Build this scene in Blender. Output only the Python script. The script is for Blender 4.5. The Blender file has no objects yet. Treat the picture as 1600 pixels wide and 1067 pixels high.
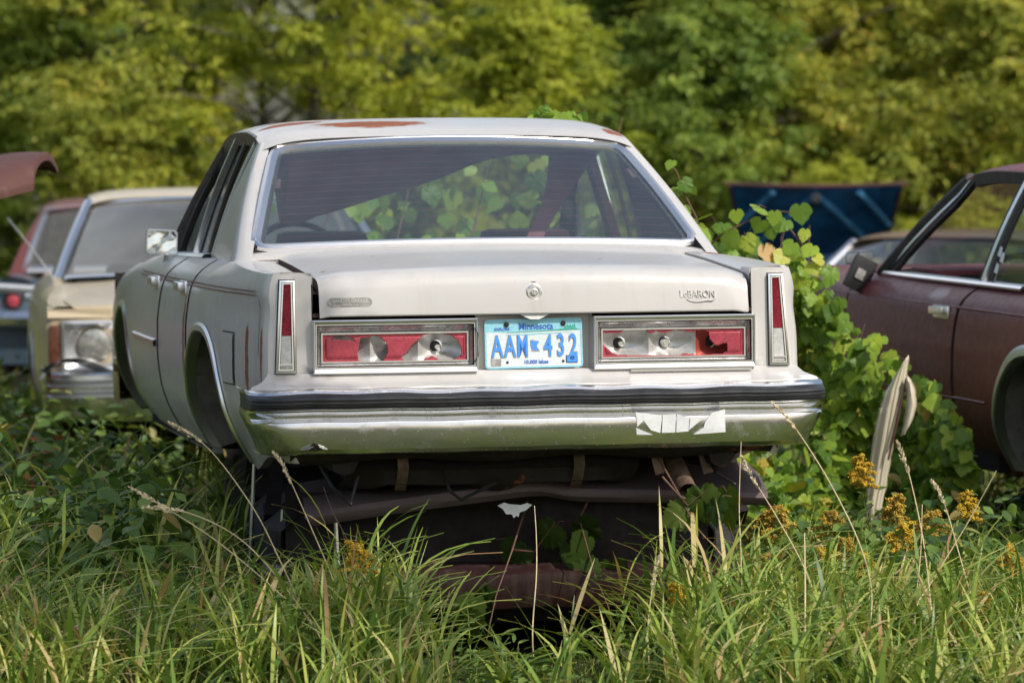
import bpy, bmesh, math, random
import numpy as np
from mathutils import Vector, Matrix
R = math.radians
scene = bpy.context.scene
COL = scene.collection

# ------------------------------------------------------------------ camera, sky, sun, exposure
FPX, HOR, CAMZ = 7350.0, 260.0, 1.6          # focal length in pixels of the 1600 px wide photograph
PITCH = math.atan((533.5 - HOR) / FPX)
cd = bpy.data.cameras.new('camera'); cam = bpy.data.objects.new('camera', cd); COL.objects.link(cam)
cd.sensor_width = 36.0; cd.lens = FPX / 1600 * 36.0
cd.clip_start = 0.1; cd.clip_end = 2000
cam.location = (0, 0, CAMZ); cam.rotation_euler = (math.pi / 2 - PITCH, 0, 0)
cd.dof.use_dof = True; cd.dof.focus_distance = 15.1; cd.dof.aperture_fstop = 4.4; cd.dof.aperture_blades = 0
scene.camera = cam

SUN_DIR = Vector((0.62, -0.58, 0.74)).normalized()      # towards the sun
sun_el = math.asin(SUN_DIR.z); sun_az = math.atan2(SUN_DIR.x, SUN_DIR.y)
w = bpy.data.worlds.new('World'); scene.world = w; w.use_nodes = True
nt = w.node_tree; nt.nodes.clear()
sky = nt.nodes.new('ShaderNodeTexSky'); sky.sky_type = 'NISHITA'; sky.sun_disc = False
sky.sun_elevation = sun_el; sky.sun_rotation = sun_az
sky.air_density = 1.2; sky.dust_density = 2.5; sky.ozone_density = 1.2
bg = nt.nodes.new('ShaderNodeBackground'); bg.inputs['Strength'].default_value = 0.105
wo = nt.nodes.new('ShaderNodeOutputWorld')
tcw = nt.nodes.new('ShaderNodeTexCoord'); nzw = nt.nodes.new('ShaderNodeTexNoise'); nzw.inputs['Scale'].default_value = 2.0; nzw.inputs['Detail'].default_value = 5; nzw.inputs['Roughness'].default_value = 0.5
mpw = nt.nodes.new('ShaderNodeMapping'); mpw.inputs['Scale'].default_value = (1, 1, 1.4); nt.links.new(tcw.outputs['Generated'], mpw.inputs[0]); nt.links.new(mpw.outputs[0], nzw.inputs['Vector'])
rmw = nt.nodes.new('ShaderNodeMapRange'); rmw.interpolation_type = 'SMOOTHSTEP'; rmw.inputs[1].default_value = 0.47; rmw.inputs[2].default_value = 0.72; nt.links.new(nzw.outputs[0], rmw.inputs[0])
mxw = nt.nodes.new('ShaderNodeMix'); mxw.data_type = 'RGBA'; nt.links.new(rmw.outputs[0], mxw.inputs[0]); nt.links.new(sky.outputs[0], mxw.inputs[6]); mxw.inputs[7].default_value = (8.6, 8.9, 9.4, 1)   # white cloud, in the sky's own units
nt.links.new(mxw.outputs[2], bg.inputs[0]); nt.links.new(bg.outputs[0], wo.inputs[0])
sl = bpy.data.lights.new('sun', 'SUN'); sl.energy = 2.9; sl.angle = R(0.55); sl.color = (1.0, 0.94, 0.85)
so = bpy.data.objects.new('sun', sl); COL.objects.link(so)
so.rotation_euler = SUN_DIR.to_track_quat('Z', 'Y').to_euler(); so.location = (10, -8, 12)
scene.view_settings.view_transform = 'Standard'; scene.view_settings.look = 'None'
scene.view_settings.exposure = 0.40; scene.view_settings.gamma = 1.0
try:
    scene.cycles.use_denoising = True
    scene.cycles.max_bounces = 10; scene.cycles.transparent_max_bounces = 24
    scene.cycles.sample_clamp_indirect = 6.0
except Exception:
    pass

def at(px, py, Y):
    """world point seen at a pixel of the photograph, Y metres away"""
    c, s = math.cos(PITCH), math.sin(PITCH)
    u, v = (px - 800) / FPX, (533.5 - py) / FPX
    d = Vector((u, c + v * s, -s + v * c))
    return Vector((0, 0, CAMZ)) + d * (Y / d.y)

# ------------------------------------------------------------------ helpers
def tag(o, label=None, cat=None, group=None, kind=None):
    if label: o['label'] = label
    if cat: o['category'] = cat
    if group: o['group'] = group
    if kind: o['kind'] = kind
    return o
def empty(name, loc=(0, 0, 0), rot=(0, 0, 0)):
    o = bpy.data.objects.new(name, None); COL.objects.link(o)
    o.location = loc; o.rotation_euler = rot; o.empty_display_size = 0.1
    return o
def lerp(a, b, t): return a + (b - a) * t
def ip(x, pts):
    """smooth monotone interpolation through a table"""
    xs = [p[0] for p in pts]; ys = [p[1] for p in pts]; n = len(xs)
    if x <= xs[0]: return ys[0]
    if x >= xs[-1]: return ys[-1]
    i = max(k for k in range(n - 1) if xs[k] <= x)
    d = [(ys[k + 1] - ys[k]) / (xs[k + 1] - xs[k]) for k in range(n - 1)]
    def m(k):
        if k == 0: return d[0]
        if k == n - 1: return d[-1]
        if d[k - 1] * d[k] <= 0: return 0.0
        return 2 * d[k - 1] * d[k] / (d[k - 1] + d[k])
    h = xs[i + 1] - xs[i]; t = (x - xs[i]) / h
    return ((2*t**3 - 3*t*t + 1) * ys[i] + (t**3 - 2*t*t + t) * h * m(i) + (-2*t**3 + 3*t*t) * ys[i+1] + (t**3 - t*t) * h * m(i+1))
def lin(a, b, n): return [a + (b - a) * i / n for i in range(n + 1)]
def sm(a, b, x):
    t = min(1, max(0, (x - a) / (b - a))); return t * t * (3 - 2 * t)

class MB:
    def __init__(s): s.v = []; s.f = []; s.m = []; s.cur = 0
    def grid(s, P, close_u=False, mat=None):
        b = len(s.v); nu = len(P); nv = len(P[0]); m = s.cur if mat is None else mat
        for row in P: s.v += [tuple(p) for p in row]
        for i in range(nu if close_u else nu - 1):
            i2 = (i + 1) % nu
            for j in range(nv - 1):
                s.f.append((b + i*nv + j, b + i2*nv + j, b + i2*nv + j + 1, b + i*nv + j + 1)); s.m.append(m)
        return s
    def poly(s, pts, mat=None):
        b = len(s.v); s.v += [tuple(p) for p in pts]; s.f.append(tuple(range(b, b + len(pts)))); s.m.append(s.cur if mat is None else mat); return s
    def box(s, c, d, rz=0, M=None):
        x, y, z = [k / 2 for k in d]; b = len(s.v)
        for p in [(-x,-y,-z),(x,-y,-z),(x,y,-z),(-x,y,-z),(-x,-y,z),(x,-y,z),(x,y,z),(-x,y,z)]:
            p = Vector(p)
            if rz: p = Matrix.Rotation(rz, 3, 'Z') @ p
            if M is not None: p = M @ p
            s.v.append(tuple(p + Vector(c)))
        for q in [(0,3,2,1),(4,5,6,7),(0,1,5,4),(1,2,6,5),(2,3,7,6),(3,0,4,7)]:
            s.f.append(tuple(b + k for k in q)); s.m.append(s.cur)
        return s
    def bar(s, p, q, w, d, n):
        """box from p to q, w wide, d deep along n"""
        p, q, n = Vector(p), Vector(q), Vector(n).normalized(); t = (q - p).normalized(); sd = t.cross(n).normalized(); n = sd.cross(t)
        b = len(s.v)
        for e in (p, q):
            for a, c in ((-1,-1),(1,-1),(1,1),(-1,1)): s.v.append(tuple(e + sd * a * w / 2 + n * c * d / 2))
        for f in [(0,1,2,3),(7,6,5,4),(0,4,5,1),(1,5,6,2),(2,6,7,3),(3,7,4,0)]:
            s.f.append(tuple(b + k for k in f)); s.m.append(s.cur)
        return s
    def tube(s, pts, r, n=8, cap=True):
        pts = [Vector(p) for p in pts]; rr = r if isinstance(r, (list, tuple)) else [r] * len(pts); rows = []
        up = Vector((0.13, 0.21, 0.97))
        for i, p in enumerate(pts):
            t = (pts[min(i+1, len(pts)-1)] - pts[max(i-1, 0)]).normalized()
            a = t.cross(up)
            if a.length < 0.05: a = t.cross(Vector((1, 0, 0)))
            a.normalize(); b = a.cross(t)
            rows.append([p + a * math.cos(k*2*math.pi/n) * rr[i] + b * math.sin(k*2*math.pi/n) * rr[i] for k in range(n)] )
        rows = [q + [q[0]] for q in rows]
        s.grid(rows)
        if cap: s.poly(rows[0][:-1][::-1]); s.poly(rows[-1][:-1])
        return s
    def lathe(s, c, axis, prof, n=20, a0=0):
        """prof: list of (along, radius) about axis through c"""
        ax = Vector(axis).normalized(); u = ax.orthogonal().normalized(); v = ax.cross(u); c = Vector(c)
        s.grid([[c + ax * h + (u * math.cos(k*2*math.pi/n) + v * math.sin(k*2*math.pi/n)) * r for k in range(n)] + [c + ax * h + u * r] for h, r in prof])
        return s
    def prism(s, pts, n, depth):
        """flat outline pushed along n by depth"""
        n = Vector(n); a = [Vector(p) for p in pts]; b = [p + n * depth for p in a]
        s.poly(a[::-1]); s.poly(b); k = len(a)
        for i in range(k): s.poly([a[i], a[(i+1) % k], b[(i+1) % k], b[i]])
        return s
    def build(s, name, mats, parent=None, sharp=32, weld=True, smooth=True, bevel=0):
        if not isinstance(mats, (list, tuple)): mats = [mats]
        me = bpy.data.meshes.new(name); me.from_pydata(s.v, [], s.f)
        for m in mats: me.materials.append(m)
        me.polygons.foreach_set('material_index', s.m)
        bm = bmesh.new(); bm.from_mesh(me)
        if weld: bmesh.ops.remove_doubles(bm, verts=bm.verts, dist=2e-5)
        bmesh.ops.recalc_face_normals(bm, faces=bm.faces)
        if bevel:
            es = [e for e in bm.edges if len(e.link_faces) == 2 and e.calc_face_angle(0) > R(40)]
            bmesh.ops.bevel(bm, geom=es, offset=bevel, segments=2, affect='EDGES', profile=0.6, clamp_overlap=True)
        for f in bm.faces: f.smooth = smooth
        for e in bm.edges:
            if len(e.link_faces) == 2 and e.calc_face_angle(0) > R(sharp): e.smooth = False
        bm.to_mesh(me); bm.free()
        o = bpy.data.objects.new(name, me); COL.objects.link(o)
        if parent is not None: o.parent = parent
        return o

def np_mesh(name, V, F, mat, parent=None, smooth=False):
    """big mesh from arrays; F is (n, k) with one k"""
    me = bpy.data.meshes.new(name); V = np.asarray(V, np.float32); F = np.asarray(F, np.int32)
    n, k = F.shape
    me.vertices.add(len(V)); me.vertices.foreach_set('co', V.ravel())
    me.loops.add(n * k); me.loops.foreach_set('vertex_index', F.ravel())
    me.polygons.add(n); me.polygons.foreach_set('loop_start', np.arange(0, n * k, k, dtype=np.int32))
    if smooth: me.polygons.foreach_set('use_smooth', np.ones(n, bool))
    me.update(calc_edges=True)
    for m in (mat if isinstance(mat, (list, tuple)) else [mat]): me.materials.append(m)
    o = bpy.data.objects.new(name, me); COL.objects.link(o)
    if parent is not None: o.parent = parent
    return o

def text_mesh(s, body, size, mat_off=0.0004, sx=1.0, bold=0.0, frame=None, depth=0.001):
    """adds text (built-in font) to an MB; frame = (origin, right, up, out)"""
    cu = bpy.data.curves.new('lettering', 'FONT'); cu.body = body; cu.size = size; cu.extrude = depth / 2; cu.offset = bold
    cu.align_x = 'CENTER'; cu.align_y = 'CENTER'; cu.resolution_u = 4
    o = bpy.data.objects.new('lettering', cu); COL.objects.link(o)
    dg = bpy.context.evaluated_depsgraph_get(); dg.update()
    me = bpy.data.meshes.new_from_object(o.evaluated_get(dg))
    org, rt, up, out = [Vector(k) for k in frame]; b = len(s.v)
    for v in me.vertices: s.v.append(tuple(org + rt * v.co.x * sx + up * v.co.y + out * (v.co.z + mat_off)))
    for p in me.polygons: s.f.append(tuple(b + i for i in p.vertices)); s.m.append(s.cur)
    bpy.data.objects.remove(o); bpy.data.curves.remove(cu); bpy.data.meshes.remove(me)

# ------------------------------------------------------------------ materials
class NT:
    def __init__(s, name):
        s.mat = bpy.data.materials.new(name); s.mat.use_nodes = True; s.t = s.mat.node_tree; s.t.nodes.clear()
        s.out = s.n('ShaderNodeOutputMaterial'); s.tc = s.n('ShaderNodeTexCoord')
    def n(s, ty, **kw):
        k = s.t.nodes.new(ty)
        for a, b in kw.items(): setattr(k, a, b)
        return k
    def l(s, a, b): s.t.links.new(a, b)
    def set(s, node, **kw):
        for a, b in kw.items():
            i = node.inputs[a.replace('_', ' ')]
            if hasattr(b, 'is_linked'): s.l(b, i)
            else: i.default_value = b
        return node
    def noise(s, scale, detail=4, rough=0.55, vec=None, sc3=None):
        v = vec or s.tc.outputs['Object']
        if sc3:
            mp = s.n('ShaderNodeMapping'); mp.inputs['Scale'].default_value = sc3; s.l(v, mp.inputs['Vector']); v = mp.outputs[0]
        k = s.n('ShaderNodeTexNoise'); s.l(v, k.inputs['Vector']); s.set(k, Scale=scale, Detail=detail, Roughness=rough); return k.outputs[0]
    def ramp(s, fac, stops, const=False):
        k = s.n('ShaderNodeValToRGB'); e = k.color_ramp.elements
        if const: k.color_ramp.interpolation = 'CONSTANT'
        while len(e) < len(stops): e.new(0.5)
        for i, (p, c) in enumerate(stops):
            e[i].position = p; e[i].color = (*c, 1) if len(c) == 3 else c
        s.l(fac, k.inputs[0]); return k.outputs[0]
    def rng(s, v, a, b, c=0, d=1):
        k = s.n('ShaderNodeMapRange'); k.clamp = True; k.interpolation_type = 'SMOOTHSTEP'
        s.l(v, k.inputs[0])
        for i, x in enumerate((a, b, c, d)): k.inputs[i + 1].default_value = x
        return k.outputs[0]
    def math(s, op, a, b=0.0):
        k = s.n('ShaderNodeMath', operation=op)
        for i, x in enumerate((a, b)):
            if hasattr(x, 'is_linked'): s.l(x, k.inputs[i])
            else: k.inputs[i].default_value = x
        return k.outputs[0]
    def mix(s, fac, a, b, mode='MIX'):
        k = s.n('ShaderNodeMix', data_type='RGBA', blend_type=mode)
        for i, x in ((0, fac), (6, a), (7, b)):
            if hasattr(x, 'is_linked'): s.l(x, k.inputs[i])
            elif i == 0: k.inputs[0].default_value = x
            else: k.inputs[i].default_value = (*x, 1)
        return k.outputs[2]
    def region(s, c, h, soft=0.6):
        """1 inside a box about c with half size h (object space), fading to its edge"""
        a = s.n('ShaderNodeVectorMath', operation='SUBTRACT'); s.l(s.tc.outputs['Object'], a.inputs[0]); a.inputs[1].default_value = c
        d = s.n('ShaderNodeVectorMath', operation='DIVIDE'); s.l(a.outputs[0], d.inputs[0]); d.inputs[1].default_value = h
        g = s.n('ShaderNodeVectorMath', operation='LENGTH'); s.l(d.outputs[0], g.inputs[0])
        return s.rng(g.outputs['Value'], soft, 1.15, 1, 0)
    def bump(s, h, strength=0.2, dist=0.002):
        k = s.n('ShaderNodeBump'); s.set(k, Height=h, Strength=strength, Distance=dist); return k.outputs[0]
    def principled(s, **kw):
        k = s.n('ShaderNodeBsdfPrincipled'); s.set(k, **kw); s.l(k.outputs[0], s.out.inputs[0]); s.p = k; return s.mat

RUST1, RUST2 = (0.30, 0.095, 0.035), (0.13, 0.042, 0.020)
def paint(name, col, rough=0.35, coat=0.4, var=0.10, dirt=(0.12, 0.10, 0.07), dirt_amt=0.35, rust=0.0, spots=(), tints=(), metal=0.0):
    m = NT(name)
    big = m.noise(1.7, 5); fine = m.noise(26, 6, 0.7); st = m.noise(6, 5, 0.6, sc3=(3.2, 3.2, 0.35))
    c = m.mix(m.rng(big, 0.3, 0.7), tuple(k * (1 - var) for k in col), tuple(min(1, k * (1 + var * 0.6)) for k in col))
    for (cc, hh, tc, am) in tints:
        c = m.mix(m.math('MULTIPLY', m.math('MULTIPLY', m.region(cc, hh, 0.2), m.rng(m.noise(7, 5), 0.35, 0.65)), am), c, tc)
    c = m.mix(m.math('MULTIPLY', m.rng(st, 0.5, 0.8), dirt_amt), c, dirt)
    c = m.mix(m.math('MULTIPLY', m.rng(fine, 0.62, 0.78), dirt_amt * 0.8), c, dirt)
    rc = m.mix(m.rng(m.noise(34, 8, 0.8), 0.3, 0.7), RUST2, tuple(k * 1.15 for k in RUST1))
    rmask = m.rng(m.math('ADD', m.math('MULTIPLY', m.noise(3.1, 7, 0.65), 0.75), m.math('MULTIPLY', fine, 0.25)), 0.66 - rust * 0.25, 0.68 - rust * 0.22) if rust else None
    for (cc, hh) in spots:
        q = m.math('ADD', m.math('MULTIPLY', m.region(cc, hh, 0.0), 0.75), m.math('MULTIPLY', m.noise(13, 9, 0.78, sc3=(0.7, 1.6, 1.6)), 0.95)); k = m.rng(q, 0.80, 0.88)
        c = m.mix(m.math('MULTIPLY', m.rng(q, 0.66, 0.86), 0.45), c, (0.34, 0.22, 0.13))
        rmask = k if rmask is None else m.math('MAXIMUM', rmask, k)
    ro = m.rng(fine, 0.3, 0.8, rough - 0.06, rough + 0.16)
    cw = coat
    if rmask is not None:
        c = m.mix(rmask, c, rc); ro = m.math('ADD', ro, m.math('MULTIPLY', rmask, 0.45)); cw = m.math('MULTIPLY', m.math('SUBTRACT', 1.0, rmask), coat)
    return m.principled(Base_Color=c, Roughness=ro, Coat_Weight=cw, Coat_Roughness=0.12, Metallic=metal, Normal=m.bump(m.noise(3.0, 3), 0.10, 0.01))
def simple(name, col, rough=0.5, metal=0.0, var=0.15, scale=8, bump=0.0, spec=0.5, sheen=0.0, dirt=0.0):
    m = NT(name); nz = m.noise(scale, 5, 0.6)
    c = m.mix(m.rng(nz, 0.3, 0.7), tuple(k * (1 - var) for k in col), tuple(min(1, k * (1 + var)) for k in col))
    if dirt: c = m.mix(m.math('MULTIPLY', m.rng(m.noise(scale * 3, 6, 0.7), 0.5, 0.7), dirt), c, (0.10, 0.075, 0.05))
    kw = dict(Base_Color=c, Roughness=m.rng(m.noise(scale * 2, 4), 0.3, 0.7, max(0.03, rough - 0.08), min(1, rough + 0.08)), Metallic=metal, Specular_IOR_Level=spec, Sheen_Weight=sheen)
    if bump: kw['Normal'] = m.bump(m.noise(scale * 2, 5), bump, 0.004)
    return m.principled(**kw)
def chrome_mat(name, col=(0.72, 0.72, 0.73), rough=0.1, dirt=0.35, wave=0.12):
    m = NT(name); d = m.rng(m.noise(9, 7, 0.7), 0.5, 0.72); sp = m.rng(m.noise(60, 5, 0.7), 0.60, 0.72)
    k = m.math('MULTIPLY', m.math('MAXIMUM', m.math('MULTIPLY', d, 0.6), sp), dirt)
    return m.principled(Base_Color=m.mix(k, col, (0.16, 0.12, 0.085)), Metallic=m.rng(k, 0, 1, 1.0, 0.5), Roughness=m.rng(k, 0, 0.5, rough, rough + 0.3),
                        Normal=m.bump(m.noise(2.2, 3, sc3=(1, 1, 2.5)), wave, 0.02))
def glass_mat(name, tint=(0.80, 0.86, 0.84), dust=0.10, dustcol=(0.50, 0.50, 0.47), refl=1.6):
    m = NT(name)
    fr = m.n('ShaderNodeFresnel'); gm = m.n('ShaderNodeNewGeometry'); m.l(m.rng(gm.outputs['Backfacing'], 0, 1, 1.5, 1 / 1.5), fr.inputs['IOR'])
    tr = m.n('ShaderNodeBsdfTransparent'); tr.inputs[0].default_value = (*tint, 1)
    gl = m.n('ShaderNodeBsdfGlossy'); gl.inputs['Roughness'].default_value = 0.06; gl.inputs[0].default_value = (0.95, 0.97, 1, 1)
    df = m.n('ShaderNodeBsdfDiffuse'); df.inputs[0].default_value = (*dustcol, 1)
    m1 = m.n('ShaderNodeMixShader'); m.l(m.rng(m.noise(9, 6, 0.65), 0.2, 0.8, dust * 0.8, dust * 1.2), m1.inputs[0]); m.l(tr.outputs[0], m1.inputs[1]); m.l(df.outputs[0], m1.inputs[2])
    m2 = m.n('ShaderNodeMixShader'); m.l(m.math('MINIMUM', m.math('MULTIPLY', fr.outputs[0], refl), 1.0), m2.inputs[0]); m.l(m1.outputs[0], m2.inputs[1]); m.l(gl.outputs[0], m2.inputs[2])
    m.l(m2.outputs[0], m.out.inputs[0]); return m.mat
def leaf_mat(name, stops, rough=0.45, trans=0.35, scale=0.0, spec=0.35, tcol=(1.0, 1.0, 0.55)):
    """leaf colours vary from leaf to leaf and a little between clumps"""
    m = NT(name); g = m.n('ShaderNodeNewGeometry'); oi = m.n('ShaderNodeObjectInfo')
    f = g.outputs['Random Per Island']
    if scale: f = m.math('ADD', m.math('MULTIPLY', f, 0.55), m.math('MULTIPLY', m.rng(m.noise(scale, 3), 0.25, 0.75), 0.45))
    f = m.math('ADD', f, m.math('MULTIPLY', m.math('SUBTRACT', oi.outputs['Random'], 0.5), 0.12))
    c = m.ramp(f, stops)
    pr = m.n('ShaderNodeBsdfPrincipled'); m.set(pr, Base_Color=c, Roughness=rough, Specular_IOR_Level=spec)
    tl = m.n('ShaderNodeBsdfTranslucent'); m.l(m.mix(1.0, c, tcol, 'MULTIPLY'), tl.inputs[0])
    mx = m.n('ShaderNodeMixShader'); mx.inputs[0].default_value = trans; m.l(pr.outputs[0], mx.inputs[1]); m.l(tl.outputs[0], mx.inputs[2])
    m.l(mx.outputs[0], m.out.inputs[0]); return m.mat

M = {}
M['white'] = paint('aged_white_paint', (0.520, 0.502, 0.486), rough=0.36, coat=0.35, var=0.05, dirt=(0.27, 0.225, 0.17), dirt_amt=0.24,
    spots=[((-0.25, 1.93, 1.375), (0.34, 0.15, 0.10)), ((-0.52, 2.05, 1.38), (0.20, 0.09, 0.08)), ((0.62, 1.86, 1.36), (0.07, 0.10, 0.05)), ((-0.2, 2.2, 1.41), (0.8, 0.10, 0.06)),
           ((-0.66, 0.33, 0.91), (0.02, 0.02, 0.02)), ((-0.43, 0.75, 0.94), (0.016, 0.016, 0.02)), ((0.28, 0.45, 0.94), (0.02, 0.02, 0.02)), ((-0.80, 1.05, 0.95), (0.05, 0.04, 0.03)), ((0.79, 1.0, 0.93), (0.06, 0.10, 0.03)),
           ((-0.95, 1.72, 0.55), (0.03, 0.05, 0.5)), ((-0.91, 0.42, 0.62), (0.05, 0.05, 0.25)), ((-0.885, 0.2, 0.66), (0.02, 0.03, 0.2)), ((-0.86, 0.14, 0.4), (0.05, 0.08, 0.1))],
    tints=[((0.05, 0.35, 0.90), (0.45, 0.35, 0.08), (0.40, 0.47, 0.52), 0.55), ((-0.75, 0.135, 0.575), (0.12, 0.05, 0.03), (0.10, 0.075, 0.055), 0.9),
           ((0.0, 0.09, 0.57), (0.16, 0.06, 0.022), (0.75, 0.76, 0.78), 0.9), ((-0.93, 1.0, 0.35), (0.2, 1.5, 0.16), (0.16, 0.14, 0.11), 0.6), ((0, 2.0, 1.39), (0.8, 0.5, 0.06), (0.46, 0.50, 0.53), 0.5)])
M['tan'] = paint('tan_paint', (0.50, 0.41, 0.27), rough=0.35, var=0.08, dirt_amt=0.3, spots=[((-0.9, 4.9, 0.75), (0.15, 0.3, 0.2))])
M['maroon'] = paint('faded_maroon_paint', (0.150, 0.027, 0.032), rough=0.5, coat=0.10, var=0.15, dirt=(0.17, 0.10, 0.09), dirt_amt=0.22, rust=0.1,
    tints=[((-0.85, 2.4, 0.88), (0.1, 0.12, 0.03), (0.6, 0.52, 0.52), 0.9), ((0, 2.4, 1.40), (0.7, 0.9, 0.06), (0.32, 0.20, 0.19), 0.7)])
M['maroon_far'] = paint('rusted_red_paint', (0.16, 0.045, 0.038), rough=0.45, var=0.2, dirt_amt=0.35, rust=0.35)
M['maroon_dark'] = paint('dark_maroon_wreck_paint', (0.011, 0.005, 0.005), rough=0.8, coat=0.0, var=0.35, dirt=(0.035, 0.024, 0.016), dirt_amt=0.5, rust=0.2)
M['blue'] = paint('blue_paint', (0.012, 0.075, 0.19), rough=0.4, var=0.25, dirt_amt=0.3, rust=0.05)
M['bluegrey'] = paint('weathered_blue_paint', (0.045, 0.075, 0.11), rough=0.5, var=0.25, dirt_amt=0.5, rust=0.4)
M['brown'] = paint('brown_paint', (0.20, 0.12, 0.07), rough=0.4, var=0.15, dirt_amt=0.3)
M['cream'] = paint('rusty_cream_paint', (0.56, 0.51, 0.38), rough=0.45, var=0.1, dirt=(0.28, 0.13, 0.05), dirt_amt=0.35, rust=0.3)
M['rust'] = paint('brown_rust', (0.085, 0.032, 0.026), rough=0.7, coat=0.0, var=0.35, dirt=(0.16, 0.08, 0.06), dirt_amt=0.5, rust=0.0)
M['rustdark'] = paint('dark_rusty_steel', (0.016, 0.012, 0.010), rough=0.75, coat=0.0, var=0.4, dirt=(0.05, 0.03, 0.02), dirt_amt=0.5, rust=0.28)
M['under'] = simple('grimy_underbody', (0.010, 0.008, 0.007), 0.85, 0.0, 0.4, 6, 0.3)
M['wellmetal'] = simple('dusty_wheelhouse_steel', (0.16, 0.145, 0.125), 0.75, 0.0, 0.35, 7, 0.2, dirt=0.6)
M['pipe'] = simple('rusty_exhaust_steel', (0.20, 0.135, 0.10), 0.6, 0.4, 0.35, 25, 0.2, dirt=0.6)
M['chrome'] = chrome_mat('bumper_chrome', (0.74, 0.74, 0.75), 0.22, 0.5, 0.16)
M['trim'] = chrome_mat('bright_trim', (0.90, 0.90, 0.90), 0.30, 0.12, 0.02)
M['rubber'] = simple('black_rubber', (0.022, 0.023, 0.026), 0.42, 0, 0.25, 12, 0.0, dirt=0.15)
M['black'] = simple('black_paint', (0.012, 0.012, 0.013), 0.5, 0, 0.3, 10)
M['gap'] = simple('rusty_panel_edge', (0.045, 0.022, 0.016), 0.8, 0, 0.5, 30)
M['glass'] = glass_mat('dusty_sky_toned_glass', (0.86, 0.93, 0.92), 0.075, (0.40, 0.48, 0.55))  # dust film, its bluish tone standing in for the sky's reflection
M['sideglass'] = glass_mat('side_glass', (0.80, 0.86, 0.84), 0.05)
M['darkside'] = glass_mat('tinted_side_glass', (0.42, 0.47, 0.44), 0.015, (0.3, 0.3, 0.28), 0.45)
M['fog'] = glass_mat('hazed_windscreen', (0.62, 0.66, 0.64), 0.17, (0.42, 0.40, 0.36))
M['interior'] = simple('maroon_upholstery', (0.10, 0.035, 0.04), 0.85, 0, 0.25, 9, 0.2, sheen=0.2)
M['headliner'] = simple('sagging_headliner_cloth', (0.30, 0.11, 0.125), 0.95, 0, 0.2, 5, 0.2, sheen=0.3)
M['dark_interior'] = simple('dark_interior_trim', (0.03, 0.024, 0.026), 0.7, 0, 0.3, 8)
M['redlens'] = simple('red_lens', (0.33, 0.042, 0.062), 0.28, 0, 0.12, 40)
M['redlens_dull'] = simple('crazed_red_lens', (0.33, 0.035, 0.05), 0.35, 0, 0.25, 30)
M['whitelens'] = simple('clear_lens', (0.62, 0.62, 0.60), 0.25, 0, 0.1, 50)
M['amber'] = simple('brown_marker_lens', (0.10, 0.035, 0.02), 0.3, 0, 0.2, 30)
M['reflector'] = simple('silver_reflector', (0.62, 0.61, 0.59), 0.35, 0.55, 0.1, 14, 0.05, dirt=0.3)
M['redrefl'] = simple('red_tinted_reflector', (0.42, 0.08, 0.06), 0.4, 0.4, 0.2, 14)
M['plate_blue'] = simple('plate_sky_blue', (0.25, 0.56, 0.66), 0.4, 0, 0.08, 60)
M['plate_white'] = simple('plate_pale_blue', (0.62, 0.69, 0.70), 0.4, 0, 0.08, 90, dirt=0.12)
M['ink'] = simple('plate_blue_ink', (0.06, 0.27, 0.80), 0.4, 0, 0.06, 60)
M['inkdark'] = simple('plate_dark_blue_ink', (0.04, 0.13, 0.50), 0.4, 0, 0.06, 60)
M['green_ink'] = simple('plate_green_ink', (0.05, 0.36, 0.27), 0.4, 0, 0.1, 60)
M['tan_ink'] = simple('worn_letter_edge', (0.50, 0.40, 0.30), 0.5, 0, 0.2, 60)
M['sticker'] = simple('white_torn_sticker', (0.72, 0.73, 0.74), 0.5, 0, 0.05, 30, dirt=0.12)
M['badge'] = simple('worn_grey_decal', (0.33, 0.32, 0.30), 0.5, 0.2, 0.25, 80)
M['mirror'] = chrome_mat('mirror_glass', (0.75, 0.78, 0.76), 0.04, 0.25, 0.5)
M['redstripe'] = simple('red_pinstripe', (0.16, 0.05, 0.045), 0.5, 0, 0.3, 30)
M['seal'] = simple('window_seal', (0.03, 0.026, 0.025), 0.7, 0, 0.3, 20)
M['tyre'] = simple('perished_tyre_rubber', (0.016, 0.016, 0.016), 0.75, 0, 0.3, 14, 0.2)
M['hood_inner'] = simple('blue_bonnet_underside', (0.012, 0.10, 0.25), 0.35, 0, 0.35, 5, dirt=0.3)
M['blue_rib'] = simple('worn_blue_rib', (0.06, 0.22, 0.42), 0.4, 0, 0.3, 6)
M['rail'] = simple('grey_brown_roof_rail', (0.065, 0.055, 0.052), 0.4, 0, 0.3, 9, dirt=0.4)
M['paper'] = simple('crumpled_foil', (0.70, 0.72, 0.74), 0.4, 0.3, 0.1, 30)
M['bark'] = simple('grey_bark', (0.10, 0.085, 0.065), 0.9, 0, 0.35, 14, 0.5)
M['vinestem'] = simple('vine_stem', (0.13, 0.065, 0.04), 0.7, 0, 0.3, 20)
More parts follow.
